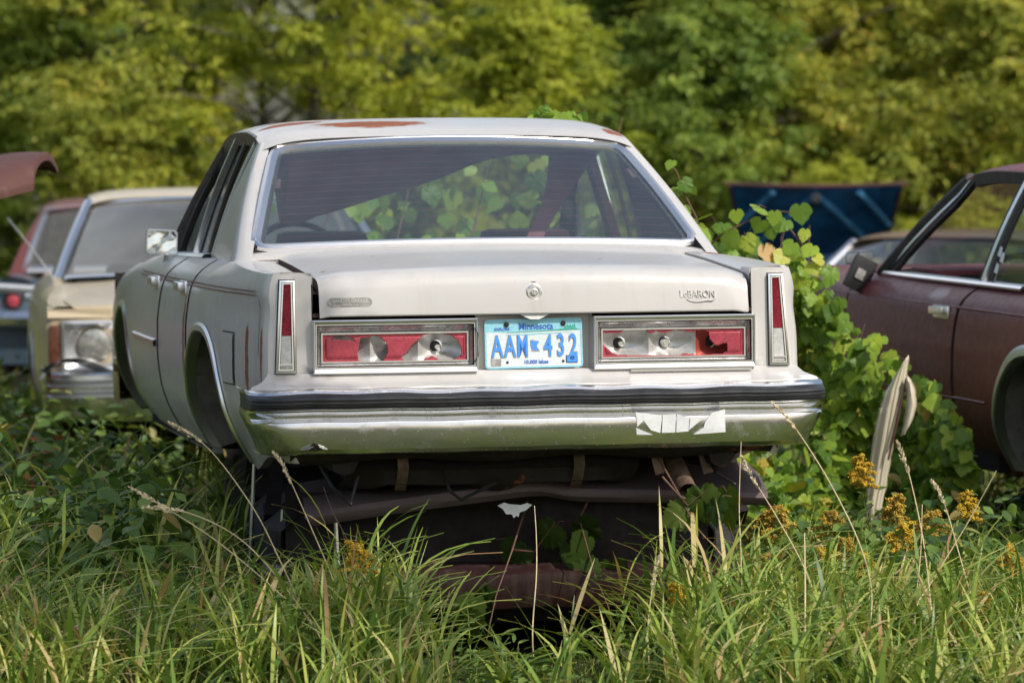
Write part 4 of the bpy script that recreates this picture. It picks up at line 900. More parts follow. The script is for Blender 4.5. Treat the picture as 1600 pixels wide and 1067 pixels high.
    mb = MB(); mb.tube([(0.40, 1.5, 0.24), (0.45, 0.9, 0.31), (0.487, 0.5, 0.325), (0.484, 0.34, 0.30), (0.483, 0.20, 0.245), (0.487, 0.07, 0.185)], 0.032, 14, cap=False)
    mb.tube([(0.487, 0.072, 0.186), (0.483, 0.20, 0.245), (0.484, 0.34, 0.30)], 0.028, 14, cap=False); mb.build('exhaust_pipe', M['pipe'], root)
    return root, c
m_ = simple('grimy_bright_band', (0.45, 0.45, 0.45), 0.3, 0.8, 0.3, 10, dirt=0.5); M['bezelband'] = m_
SEDAN, SC = sedan()

# ------------------------------------------------------------------ the crushed car below
def wreck():
    ax, ay = 0.04, 15.35
    root = empty('crushed_car', (ax, ay, 0.0), (0, 0, R(5.5)))
    tag(root, 'flattened dark maroon wreck under the white sedan, its bent boot lid showing', 'car')
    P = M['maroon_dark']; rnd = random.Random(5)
    def cr(x, y, z, a=0.006): return (x + a * math.sin(7 * y + 3 * z), y + a * math.sin(5 * x + 9 * z), z + a * 0.6 * math.sin(6 * x + 4 * y))
    mb = MB()
    ring = [(-0.80, 0.10), (-0.83, 0.22), (-0.82, 0.40), (-0.74, 0.47), (0.74, 0.47), (0.82, 0.40), (0.83, 0.22), (0.80, 0.10)]
    ys = [0.12] + lin(0.2, 4.5, 24)
    mb.grid([[cr(x * (0.97 if y < 0.15 else 1) * (0.80 if x > 0 else 1), y, z) for x, z in ring] for y in ys])
    mb.grid([[cr(x, 0.12 + 0.02 * math.sin(9 * x) * math.sin(12 * z), z) for z in lin(0.10, 0.46, 8) + [0.53]] for x in lin(-0.78, 0.62, 30)])
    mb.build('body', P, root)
    mb = MB(); rows = []
    for i in range(41):
        x = lerp(-0.72, 0.80, i / 40)
        zf = ip(x, [(-0.72, 0.475), (-0.45, 0.515), (-0.12, 0.555), (0.02, 0.568), (0.15, 0.548), (0.45, 0.540), (0.80, 0.530)])
        yf = -0.03 + 0.03 * math.sin(x * 4); r = [(x + 0.03, yf + 0.04, zf - 0.045), (x + 0.01, yf + 0.004, zf - 0.026), (x, yf - 0.002, zf - 0.016), (x, yf + 0.01, zf)]
        r += [(x, yf + k, zf + 0.055 * (k / 0.30) ** 0.8 + 0.008 * math.sin(x * 8 + k * 9)) for k in (0.08, 0.16, 0.24, 0.32, 0.45)]
        rows.append(r)
    mb.grid(rows); mb.build('boot_lid', M['wrecklid'], root)
    sec = [(0.12, 0.30, 0), (-0.02, 0.30, 0), (-0.06, 0.27, 0), (-0.06, 0.20, 0), (-0.04, 0.16, 0), (0.10, 0.14, 0)]
    bumper(root, sec, [(-0.84, 0.4), (-0.85, 0.14), (-0.80, 0.04)] + [(x, 0.02 + 0.02 * math.sin(5 * x)) for x in lin(-0.7, 0.7, 16)] + [(0.80, 0.04), (0.85, 0.14), (0.84, 0.4)], [M['wreckbump']], dent=0.006)
    for x, y, z0, z1, lean in ((-0.86, 0.55, 0.16, 0.60, -0.02), (-0.78, 0.22, 0.10, 0.47, -0.02), (-0.62, 0.0, 0.20, 0.50, 0.02)):
        mb = MB(); mb.tube([(x + lean, y, z0), (x + lean * 0.4, y + 0.01, lerp(z0, z1, 0.5)), (x, y, z1)], [0.006, 0.008, 0.006], 6); mb.build('trim_strip', M['trim'], root)
    for y, z1 in ((0.62, 0.60), (1.45, 0.60), (2.3, 0.58)):
        for sd in (-1, 1): 
            mb = MB(); mb.bar((sd * 0.80, y, 0.40), (sd * 0.77, y + 0.12, z1), 0.10, 0.05, (1, 0, 0)); mb.build('roof_pillar', P, root)
    mb = MB(); mb.grid([[cr(x, y, 0.60 + 0.015 * math.sin(4 * x + 3 * y)) for y in lin(0.62, 2.7, 12)] for x in lin(-0.76, 0.76, 12)]); mb.build('roof', P, root)
    for x, y in ((-0.75, 1.1), (0.75, 1.1), (-0.75, 3.8), (0.75, 3.8)):
        mb = MB(); mb.lathe((x - 0.09, y, 0.20), (1, 0, 0), [(0, 0.10), (0.0, 0.2), (0.03, 0.23), (0.15, 0.23), (0.18, 0.2), (0.18, 0.10)], 24); mb.build('tyre', M['tyre'], root)
    # bent silver emblem on the tail
    mb = MB(); a = [(-0.058, 0.022), (-0.040, 0.010), (-0.030, -0.006), (-0.012, -0.006), (-0.006, -0.018), (0.004, -0.010), (0.010, -0.016), (0.014, 0.0), (0.034, 0.006), (0.056, 0.024), (0.040, 0.030), (0.018, 0.024), (-0.02, 0.027), (-0.036, 0.032)]
    mb.prism([(-0.035 + x, -0.062 + 0.02 * abs(x) * 8, 0.475 + z) for x, z in a], (0, -1, 0), 0.003); mb.build('emblem', M['paper'], root)
M['wrecklid'] = paint('dusty_mauve_lid_paint', (0.16, 0.12, 0.125), rough=0.6, coat=0.1, var=0.25, dirt=(0.2, 0.16, 0.14), dirt_amt=0.4, rust=0.05)
M['wreckbump'] = paint('dark_red_bumper', (0.020, 0.005, 0.006), rough=0.45, coat=0.3, var=0.2, dirt_amt=0.4)
wreck()

# ------------------------------------------------------------------ maroon two-door on the right
class Coupe(Car):
    W = [(0.0, 0.875), (0.2, 0.890), (0.6, 0.915), (1.28, 0.930), (2.5, 0.932), (3.4, 0.925), (4.1, 0.905), (4.7, 0.875), (5.1, 0.82)]
    arches = [(1.27, 0.41, 0.70), (4.05, 0.41, 0.70)]
    cuts = [('quarter_panel', 0.15, 2.09), ('front_door', 2.112, 3.43), ('front_fender', 3.448, 5.05)]
    rwb, rwt, wst, wsb = (0.74, 1.10, 0.963), (0.63, 1.55, 1.330), (0.63, 2.68, 1.330), (0.765, 3.36, 0.945)
    roof = [(1.48, 1.335), (1.56, 1.355), (1.75, 1.385), (2.0, 1.398), (2.3, 1.398), (2.55, 1.385), (2.72, 1.352)]
    side_w = [(1.62, 1.62), (3.25, 2.60)]; pillar_b = [(2.12, 2.00, 0.035)]
def coupe():
    root = empty('coupe', (3.116, 16.26, 0.178), (R(1.0), 0, R(14.5)))
    tag(root, 'faded maroon two-door car with no wheels and a missing door window', 'car')
    P = M['maroon']; c = Coupe(root, P); c.sides(handles=('front_door',), proud=0.004); c.arch_trim(-1, 0, M['dulltrim'], 0.045); c.arch_trim(1, 0, M['dulltrim'], 0.045); c.wells(M['wellrust']); c.make_roof(P)
    for sd in (-1, 1):
        c.c_pillar(P, sd); c.a_pillar(M['seal'], sd); c.window_strips(sd, M['seal'], M['trim'])
        c.side_pane(sd, (1.62, 1.62), (2.10, 1.98), M['sideglass'])
        mb = MB(); n = 10; (rb, rt), (fb, ft) = c.side_w
        mb.grid([[c.sidept(sd, lerp(fb, ft, t) + k, t, o) for k, o in ((0.03, 0.012), (0.055, 0.014), (0.06, -0.01))] for t in lin(0, 1, n)]); mb.build('windscreen_trim', M['trim'], root)
        mb = MB(); mb.grid([[(sd * (c.X(y, 0.845 + q) + o), y, 0.845 + q) for q, o in ((-0.004, 0.002), (0.0, 0.006), (0.004, 0.002))] for y in lin(0.2, 4.9, 40)]); mb.build('swage_line', P, root)
        mb = MB(); mb.grid([[(sd * (c.X(y, 0.50 + q) + o), y, 0.50 + q) for q, o in ((-0.005, 0.001), (0.0, 0.006), (0.005, 0.001))] for y in lin(1.75, 3.6, 30)]); mb.build('side_moulding', M['maroon'], root)
    mb = MB(); mb.grid([[(lerp(-0.74, 0.74, u), 0.14, z) for z in (0.30, 0.6, 0.90)] for u in lin(0, 1, 8)]); mb.grid([[(lerp(-0.78, 0.78, u), y, 0.915 + 0.02 * (1 - (2 * u - 1) ** 2) + 0.03 * (y - 0.14)) for y in (0.14, 0.6, 1.2)] for u in lin(0, 1, 10)]); mb.build('boot_lid', P, root)
    c.screen((0.74, 1.12, 0.963), (0.60, 1.53, 1.315), 0.03, 0.02, M['sideglass'], 'rear_window')
    c.screen((0.75, 3.36, 0.945), (0.61, 2.70, 1.32), 0.10, 0.03, M['sideglass'], 'windscreen', sgn=1)
    c.hood(P, 3.45, 4.95); c.fender_tops(P)
    mb = MB(); mb.box((0, 4.98, 0.62), (1.60, 0.10, 0.46)); mb.build('grille', M['black'], root, bevel=0.02)
    bumper(root, [(-0.1, 0.60, 0), (0.0, 0.60, 0), (0.03, 0.52, 0), (0.0, 0.40, 0), (-0.05, 0.38, 0)], [(-0.90, 4.7), (-0.90, 5.0), (-0.82, 5.1)] + [(x, 5.14) for x in lin(-0.7, 0.7, 8)] + [(0.82, 5.1), (0.90, 5.0), (0.90, 4.7)], [M['chrome']])
    bumper(root, [(0.1, 0.56, 0), (0.0, 0.56, 0), (-0.03, 0.48, 0), (0.0, 0.36, 0), (0.05, 0.34, 0)], [(-0.90, 0.3), (-0.90, 0.1), (-0.82, 0.03)] + [(x, 0.0) for x in lin(-0.7, 0.7, 8)] + [(0.82, 0.03), (0.90, 0.1), (0.90, 0.3)], [M['chrome']])
    c.floor(M['under'], 0.3, 4.9); c.seats(M['interior'], 2.15, 1.35)
    mb = MB(); mb.box((0, 3.15, 0.86), (1.38, 0.36, 0.20)); mb.build('dashboard', M['dashred'], root, bevel=0.04)
    mb = MB(); mb.box((-0.36, 2.955, 0.88), (0.46, 0.02, 0.11)); mb.build('instrument_panel', M['dark_interior'], root)
    mb = MB(); mb.tube([(-0.36 + 0.19 * math.cos(a), 2.80 + 0.08 * math.sin(a), 0.85 + 0.165 * math.sin(a)) for a in lin(0, 2 * math.pi, 24)], 0.013, 8, cap=False); mb.tube([(-0.36, 2.80, 0.85), (-0.36, 3.0, 0.80)], 0.03); mb.build('steering_wheel', M['dark_interior'], root)
    d = c.parts[('front_door', -1)]
    mb = MB(); mb.box((0, 0, 0), (0.10, 0.025, 0.14), M=Matrix.Rotation(R(26), 3, 'Y')); mb.v = [(x - 0.90, y + 3.30, z + 0.925) for x, y, z in mb.v]; mb.cur = 1
    mb.box((-0.905, 3.285, 0.925), (0.045, 0.008, 0.05), M=Matrix.Rotation(R(26), 3, 'Y')); mb.cur = 2; mb.bar((-0.93, 3.315, 0.99), (-0.84, 3.40, 0.99), 0.06, 0.05, (0, 0, 1))
    mb.build('door_mirror', [M['black'], M['badge'], M['dulltrim']], d, bevel=0.006)
    mb = MB()
    for k, (y, z) in enumerate(((2.02, 0.99), (1.99, 1.03), (2.03, 1.05))): mb.poly([c.sidept(-1, y + a, (z + b - 0.925) / 0.40, 0.002) for a, b in ((-0.02, -0.02), (0.02, -0.015), (0.015, 0.02), (-0.015, 0.015))])
    mb.build('window_sticker', M['sticker'], root)
    # tag hanging under the sill
    mb = MB(); mb.box((-0.86, 2.0, 0.20), (0.02, 0.10, 0.05)); mb.build('sill_bracket', M['dulltrim'], root, bevel=0.004)
M['dulltrim'] = chrome_mat('dull_trim', (0.52, 0.53, 0.54), 0.38, 0.6, 0.05)
M['dashred'] = simple('faded_red_dash', (0.16, 0.03, 0.04), 0.6, 0, 0.2, 8)
M['wellrust'] = simple('rust_streaked_wheelhouse', (0.17, 0.16, 0.14), 0.75, 0.0, 0.4, 5, 0.2, dirt=1.0)
coupe()

# ------------------------------------------------------------------ tan car facing us on the left
class Tan(Car):
    W = [(0.0, 0.88), (0.3, 0.92), (0.9, 0.96), (1.3, 0.975), (2.6, 0.98), (3.6, 0.97), (4.2, 0.965), (4.8, 0.945), (5.2, 0.90)]
    arches = [(1.25, 0.43, 0.70), (4.20, 0.43, 0.70)]; hoodz = 0.936; belt = 0.935
    cuts = [('quarter_panel', 0.22, 1.90), ('front_door', 1.915, 3.40), ('front_fender', 3.412, 5.22)]
    rwb, rwt, wst, wsb = (0.78, 1.0, 0.97), (0.62, 1.45, 1.325), (0.64, 2.72, 1.335), (0.80, 3.48, 0.965)
    roof = [(1.40, 1.335), (1.50, 1.355), (1.8, 1.385), (2.2, 1.395), (2.45, 1.392), (2.62, 1.38), (2.76, 1.352)]
    side_w = [(1.75, 1.70), (3.36, 2.66)]; pillar_b = [(2.1, 2.05, 0.08)]; droop = 0.03
    def ztop(s, y): return 0.935 - 0.065 * sm(4.1, 5.22, y)
def tan_car():
    root = empty('saloon_car', (-1.79, 26.94, 0.085), (0, R(0.4), R(186.0)))
    tag(root, 'tan car facing us behind the white sedan, with one round headlamp and a crumpled bumper', 'car')
    P = M['tan']; c = Tan(root, P); c.sides(handles=('front_door',)); c.wells(M['under']); c.make_roof(P)
    for sd in (-1, 1):
        c.c_pillar(P, sd); c.a_pillar(M['trim'], sd); c.window_strips(sd, M['seal'], M['trim']); c.arch_trim(sd, 1, M['dulltrim'])
        c.side_pane(sd, c.side_w[0], c.side_w[1], M['fog'])
    c.screen((0.79, 3.48, 0.965), (0.63, 2.74, 1.325), 0.12, 0.03, M['fog'], 'windscreen', sgn=1)
    mb = MB()
    mb.grid([[Vector(c.scr_pt((0.80, 3.49, 0.962), (0.64, 2.72, 1.335), 0.125, 0.03, u, v, 1)) for v in (1.0, 0.965)] for u in lin(-1, 1, 20)]); 
    mb.grid([[Vector(c.scr_pt((0.80, 3.50, 0.966), (0.64, 2.72, 1.335), 0.125, 0.03, u, v, 1)) for v in (0.0, 0.03)] for u in lin(-1, 1, 20)]); mb.build('windscreen_trim', M['trim'], root)
    c.screen((0.76, 1.0, 0.97), (0.60, 1.44, 1.315), 0.03, 0.02, M['fog'], 'rear_window')
    c.hood(P, 3.52, 5.20); c.fender_tops(P, 3.42, 5.22); c.seats(M['tanseat'], 2.3, 1.5)
    mb = MB(); mb.box((0, 3.3, 0.83), (1.5, 0.30, 0.24)); mb.build('dashboard', M['dark_interior'], root, bevel=0.04)
    mb = MB(); mb.tube([(-0.38 + 0.19 * math.cos(a), 2.95 + 0.08 * math.sin(a), 0.90 + 0.165 * math.sin(a)) for a in lin(0, 2 * math.pi, 24)], 0.014, 8, cap=False); mb.build('steering_wheel', M['dark_interior'], root)
    # front: panel, lamps, grille, bumper
    mb = MB()
    for sd in (-1, 1): mb.grid([[(sd * x, y, z) for z in (0.42, 0.6, 0.80, 0.865)] for x, y in ((0.905, 5.19), (0.90, 5.235), (0.87, 5.255), (0.60, 5.265))])
    mb.grid([[(x, 4.95, 0.872), (x, 5.12, 0.868), (x, 5.20, 0.864), (x, 5.255, 0.855), (x, 5.268, 0.825)] for x in lin(-0.895, 0.895, 20)]); mb.build('nose_panel', P, root)
    for sd in (-1, 1):
        lamp = empty('headlamp'); lamp.parent = root; cx, cz = sd * 0.68, 0.695
        mb = MB(); o = [(cx - 0.15, cz - 0.115), (cx + 0.15, cz - 0.115), (cx + 0.15, cz + 0.115), (cx - 0.15, cz + 0.115)]
        rows = []
        for k in range(32):
            a = 2 * math.pi * k / 32 + math.pi / 4; ca, sa = math.cos(a), math.sin(a); q = min(1 / max(abs(ca), 1e-6), 1 / max(abs(sa), 1e-6))
            sx, sz = ca * q, sa * q
            rows.append([(cx + sx * 0.152, 5.262, cz + sz * 0.117), (cx + sx * 0.152, 5.285, cz + sz * 0.117), (cx + sx * 0.138, 5.288, cz + sz * 0.103), (cx + ca * 0.090, 5.258, cz + sa * 0.090), (cx + ca * 0.082, 5.268, cz + sa * 0.082)])
        mb.grid(rows + [rows[0]]); mb.build('bezel', M['dulltrim'], lamp)
        mb = MB(); mb.lathe((cx, 5.262, cz), (0, 1, 0), [(-0.006, 0.083), (0.006, 0.076), (0.014, 0.054), (0.018, 0.027), (0.019, 0.001)], 24); mb.build('lens', M['lamplens'], lamp)
        mb = MB(); mb.box((sd * 0.86, 5.262, 0.695), (0.06, 0.03, 0.19)); mb.build('side_lamp', M['amber'], root, bevel=0.01)
    mb = MB(); mb.box((0, 5.262, 0.69), (0.98, 0.02, 0.25)); mb.cur = 1
    for k in range(24): mb.box((-0.47 + k * 0.041, 5.276, 0.69), (0.010, 0.012, 0.23))
    mb.build('grille', [M['black'], M['dulltrim']], root)
    sec = [(-0.10, 0.575, 0), (0.02, 0.575, 0), (0.035, 0.565, 0), (0.036, 0.545, 0), (0.020, 0.535, 1), (0.020, 0.52, 1), (0.036, 0.512, 0), (0.036, 0.495, 0), (0.020, 0.485, 1), (0.020, 0.47, 1), (0.036, 0.462, 0), (0.034, 0.445, 0), (0.012, 0.38, 0), (-0.04, 0.35, 0)]
    bumper(root, sec, [(-0.93, 4.85), (-0.95, 5.15), (-0.93, 5.28), (-0.86, 5.35)] + [(x, 5.38) for x in lin(-0.75, 0.75, 10)] + [(0.84, 5.36), (0.88, 5.33), (0.90, 5.28), (0.92, 5.05)], [M['chrome'], M['dulltrim']], dent=0.004)
    mb = MB(); mb.grid([[(0.92 - 0.38 * u + 0.02 * math.sin(9 * v), 5.30 + 0.06 * math.sin(3 * u) + 0.03 * math.sin(7 * v + 5 * u), 0.575 + 0.05 * math.sin(4 * u + 0.5) + v * 0.06 - 0.12 * (1 - u) ** 3 * v) for v in lin(0, 1, 5)] for u in lin(0, 1, 12)]); mb.build('crumpled_filler', M['dulltrim'], root)
    c.floor(M['under'])
    mb = MB(); mb.tube([(0.84, 3.72, 0.95), (0.96, 3.80, 1.12), (1.075, 3.88, 1.27)], [0.005, 0.004, 0.003], 6); mb.build('aerial', M['trim'], root)
    mb = MB(); mb.grid([[(x, 0.2, z) for z in (0.35, 0.92)] for x in (-0.87, 0.87)]); mb.grid([[(x, y, 0.93) for y in (0.2, 1.0)] for x in (-0.8, 0.8)]); mb.build('boot', P, root)
M['tanseat'] = simple('brown_seat_vinyl', (0.10, 0.075, 0.06), 0.7, 0, 0.2, 8)
M['lamplens'] = simple('clouded_headlamp_glass', (0.34, 0.34, 0.31), 0.2, 0.5, 0.25, 30)
tan_car()

# ------------------------------------------------------------------ red and blue wreck further back on the left
class Far(Car):
    cuts = [('quarter_panel', 0.18, 1.85), ('front_door', 1.865, 3.30), ('front_fender', 3.312, 5.05)]
    rwb, rwt, wst, wsb = (0.74, 0.95, 0.985), (0.64, 1.35, 1.335), (0.63, 2.75, 1.33), (0.76, 3.42, 0.945)
    roof = [(1.32, 1.34), (1.40, 1.36), (1.7, 1.385), (2.2, 1.395), (2.6, 1.38), (2.80, 1.35)]
    side_w = [(1.5, 1.5), (3.3, 2.68)]; pillar_b = [(1.9, 1.85, 0.06)]; arches = [(1.15, 0.42, 0.66), (4.0, 0.42, 0.66)]
def far_car():
    root = empty('old_wreck', (-2.20, 28.0, 0.0), (0, 0, R(3)))
    tag(root, 'old wreck with red roof, blue tail and round red lamp, behind the tan car', 'car')
    P = M['maroon_far']; c = Far(root, P); c.sides(handles=()); c.wells(M['under']); c.make_roof(P)
    for sd in (-1, 1):
        c.c_pillar(P, sd); c.a_pillar(P, sd); c.window_strips(sd, M['seal'], M['dulltrim'])
    S = lambda u, v: Vector(c.scr_pt((0.72, 0.97, 0.985), (0.615, 1.34, 1.315), 0.03, 0.02, u, v))
    c.screen((0.72, 0.97, 0.985), (0.615, 1.34, 1.315), 0.03, 0.02, M['fog'], 'rear_window')
    mb = MB(); lp = [(u, 0) for u in lin(-1, 1, 10)] + [(1, v) for v in lin(0.1, 0.9, 6)] + [(u, 1) for u in lin(1, -1, 10)] + [(-1, v) for v in lin(0.9, 0.1, 6)]
    rows = [[S(u, v) + Vector((0, -0.004, 0.003)), S(u * 1.045, v + (0.06 if v == 1 else -0.06 if v == 0 else 0)) + Vector((0, -0.006, 0.008)), S(u * 1.06, v + (0.1 if v == 1 else -0.1 if v == 0 else 0))] for u, v in lp]; mb.grid(rows + [rows[0]]); mb.build('rear_window_trim', M['dulltrim'], root)
    mb = MB(); mb.grid([[(x, y, 0.90 + 0.055 * (y - 0.2) + 0.02 * (1 - x * x)) for y in lin(0.25, 0.95, 6)] for x in lin(-0.62, 0.62, 10)]); mb.build('boot_lid', P, root)
    mb = MB()
    for sd in (-1, 1):
        mb.grid([[(sd * x, y, z) for x, z in ((0.62, 0.88), (0.70, 0.93), (0.80, 0.945), (0.86, 0.91))] for y in lin(0.05, 1.0, 5)])
        mb.grid([[(sd * x, 0.05 + 0.12 * abs(z - 0.62), z) for z in lin(0.42, 0.93, 6)] for x in lin(0.50, 0.885, 6)])
    mb.grid([[(x, 0.12, z) for z in (0.42, 0.62)] for x in (-0.5, 0.5)]); mb.build('tail', M['bluegrey'], root)
    mb = MB()
    mb.grid([[(x, 0.16, z) for z in (0.62, 0.88)] for x in (-0.5, 0.5)]); mb.build('boot_opening', M['black'], root)
    for sd in (-1, 1):
        lamp = empty('tail_lamp'); lamp.parent = root
        mb = MB(); mb.lathe((sd * 0.77, 0.075, 0.80), (0, -1, 0), [(0, 0.060), (0.03, 0.057), (0.035, 0.048), (0.02, 0.04)], 20); mb.build('bezel', M['black'], lamp)
        mb = MB(); mb.lathe((sd * 0.77, 0.055, 0.80), (0, -1, 0), [(0, 0.040), (0.015, 0.034), (0.022, 0.016), (0.023, 0.001)], 18); mb.build('lens', M['redlens'], lamp)
    for sd in (-1, 1): 
        mb = MB(); mb.grid([[(sd * (0.56 + 0.32 * u), 0.035 - 0.01 * math.sin(math.pi * v), 0.835 + 0.05 * v + 0.02 * u) for v in lin(0, 1, 4)] for u in lin(0, 1, 6)]); mb.build('tail_fin_trim', M['dulltrim'], root)
    bumper(root, [(0.08, 0.74, 0), (0.0, 0.74, 0), (-0.03, 0.70, 0), (-0.02, 0.66, 0), (0.05, 0.63, 0)], [(-0.93, 0.4), (-0.93, 0.1), (-0.86, 0.0)] + [(x, -0.04) for x in lin(-0.75, 0.75, 8)] + [(0.86, 0.0), (0.93, 0.1), (0.93, 0.4)], [M['chrome']])
    c.floor(M['under']); c.hood(P, 3.45, 5.0); c.seats(M['interior'], 2.3, 1.4)
    c.screen((0.75, 3.40, 0.95), (0.61, 2.75, 1.32), 0.10, 0.03, M['fog'], 'windscreen', sgn=1)
far_car()

# ------------------------------------------------------------------ cars with lids raised, distant car, loose panels
class Plain(Car):
    cuts = [('quarter_panel', 0.2, 1.8), ('front_door', 1.812, 3.35), ('front_fender', 3.362, 5.05)]
    rwb, rwt, wst, wsb = (0.76, 1.0, 0.97), (0.64, 1.5, 1.335), (0.63, 2.75, 1.33), (0.76, 3.42, 0.945)
    roof = [(1.45, 1.338), (1.55, 1.36), (1.8, 1.385), (2.2, 1.395), (2.6, 1.38), (2.80, 1.35)]
    side_w = [(1.7, 1.65), (3.3, 2.68)]; pillar_b = [(2.1, 2.0, 0.06)]
def plain_car(name, loc, rot, P, label, wind=None, chrome_frames=False, roofless=False):
    root = empty(name, loc, rot); tag(root, label, 'car')
    c = Plain(root, P); c.sides(handles=('front_door',)); c.wells(M['under'])
    if not roofless: c.make_roof(P)
    for sd in (() if roofless else (-1, 1)): c.c_pillar(P, sd); c.a_pillar(M['trim'] if chrome_frames else P, sd); c.window_strips(sd, M['seal'], M['trim'])
    if not roofless: c.screen((0.75, 3.40, 0.95), (0.61, 2.76, 1.32), 0.10, 0.03, wind or M['fog'], 'windscreen', sgn=1); c.screen((0.74, 1.0, 0.97), (0.61, 1.48, 1.315), 0.03, 0.02, wind or M['fog'], 'rear_window')
    mb = MB(); mb.grid([[(x, 0.2, z) for z in (0.35, 0.90)] for x in lin(-0.86, 0.86, 4)]); mb.grid([[(x, y, 0.90 + 0.06 * (y - 0.2)) for y in (0.2, 1.0)] for x in lin(-0.78, 0.78, 4)]); mb.build('boot_lid', P, root)
    c.floor(M['under']); c.seats(M['interior'], 2.3, 1.5); c.fender_tops(P)
    for ys_, sg in ((5.08, 1), (0.12, -1)): bumper(root, [(-0.06 * sg, 0.56, 0), (0.0, 0.56, 0), (0.03 * sg, 0.48, 0), (0.0, 0.38, 0), (-0.05 * sg, 0.36, 0)], [(-0.92, ys_ - 0.3 * sg), (-0.92, ys_ - 0.05 * sg), (-0.84, ys_)] + [(x, ys_ + 0.04 * sg) for x in lin(-0.7, 0.7, 6)] + [(0.84, ys_), (0.92, ys_ - 0.05 * sg), (0.92, ys_ - 0.3 * sg)], [M['chrome']])
    return root, c
def blue_car():
    root, c = plain_car('raised_bonnet_car', (2.28, 37.25, 0.0), (0, 0, R(178)), M['blue'], 'roofless blue car with its bonnet raised beyond the grape vine', M['sideglass'], roofless=True)
    mb = MB(); mb.box((0, 5.06, 0.66), (1.56, 0.04, 0.36)); mb.build('grille', M['black'], root, bevel=0.01)
    mb = MB(); mb.box((0, 4.35, 0.60), (0.7, 0.7, 0.4)); mb.build('engine', M['rustdark'], root, bevel=0.04)
    # raised bonnet: panel with stiffening ribs under it
    h0, h1 = (3.55, 0.93), (4.25, 1.47)
    d = Vector((0, h1[0] - h0[0], h1[1] - h0[1])); Lh = d.length; d.normalize(); nn = Vector((0, d.z, -d.y))
    Q = lambda u, t, o=0.0: Vector((u * lerp(0.50, 0.605, t), h0[0], h0[1])) + d * (t * Lh) + nn * (o + 0.02 * (1 - u * u))
    hd = empty('bonnet'); hd.parent = root
    mb = MB(); mb.grid([[Q(u, t, -0.02) for t in lin(0, 1, 8)] for u in lin(-1, 1, 14)]); mb.build('outer_skin', M['blue'], hd)
    mb = MB(); mb.grid([[Q(u, t, -0.004 + 0.012 * math.sin(3 * u + 4 * t)) for t in lin(0, 1, 8)] for u in lin(-1, 1, 14)]); mb.build('inner_skin', M['hood_inner'], hd)
    for (a, b) in (((-0.9, 0.12), (0.0, 0.92)), ((0.9, 0.12), (0.0, 0.92)), ((-0.95, 0.5), (-0.5, 0.95)), ((0.95, 0.5), (0.5, 0.95)), ((-0.5, 0.08), (0.5, 0.08))):
        mb = MB(); mb.tube([Q(lerp(a[0], b[0], k), lerp(a[1], b[1], k), 0.012) for k in lin(0, 1, 6)], 0.022, 8); mb.build('rib', M['blue_rib'], hd)
    mb = MB(); mb.tube([Q(u, 1.0, -0.01) for u in lin(-1.06, 1.06, 12)], 0.014, 8); mb.tube([Q(-1, t, 0) for t in lin(0, 1, 5)], 0.014, 8); mb.tube([Q(1, t, 0) for t in lin(0, 1, 5)], 0.014, 8); mb.build('rusty_lip', M['rust'], hd)
    mb = MB(); mb.tube([Q(0.0, 0.95, 0.03), Q(0.0, 0.90, 0.05)], 0.03, 8); mb.build('catch', M['dulltrim'], hd)
blue_car()
r_, c_ = plain_car('distant_car', (4.0, 31.55, -0.2), (0, 0, R(152)), M['brown'], 'brown car with bright window frames seen far off through the maroon car', M['sideglass'], True)
c_.hood(M['brown'], 3.45, 5.0)
r_, c_ = plain_car('rusty_car', (-3.95, 17.6, 0.0), (0, 0, R(-4)), M['rust'], 'rusty car at the left edge carrying a loose bonnet panel on its roof')
c_.hood(M['rust'], 3.45, 5.0)
# loose rusty bonnet lying on that roof, its corner reaching into the view
def loose_hood():
    mb = MB(); n = 18; rows = []
    for i in range(n + 1):
        u = i / n; row = []
        for j in range(n + 1):
            v = j / n
            x = -0.75 + 1.36 * u; y = -0.60 + 1.2 * v
            cut = max(0, u - 0.80) / 0.20; y *= 1 - 0.55 * cut ** 2.2
            row.append((x, y, 0.05 * (1 - (2 * v - 1) ** 4) + 0.10 * u + 0.035 * math.sin(math.pi * v) - 0.02 * cut ** 2))
        rows.append(row)
    top = rows; mb.grid(top); mb.grid([[(x, y, z - 0.022) for x, y, z in r] for r in rows])
    edge = [r[0] for r in rows] + rows[-1][1:] + [r[-1] for r in rows[::-1]][1:] + rows[0][::-1][1:]
    mb.grid([[(x, y, z), (x * 1.004, y * 1.004, z - 0.011), (x, y, z - 0.034)] for x, y, z in edge])
    o = mb.build('loose_bonnet', M['rust']); o.location = (-2.50, 19.3, 1.415); o.rotation_euler = (R(7), R(-7), R(-6))
    tag(o, 'loose rusty brown bonnet panel jutting in above the red wreck', 'car bonnet')
loose_hood()
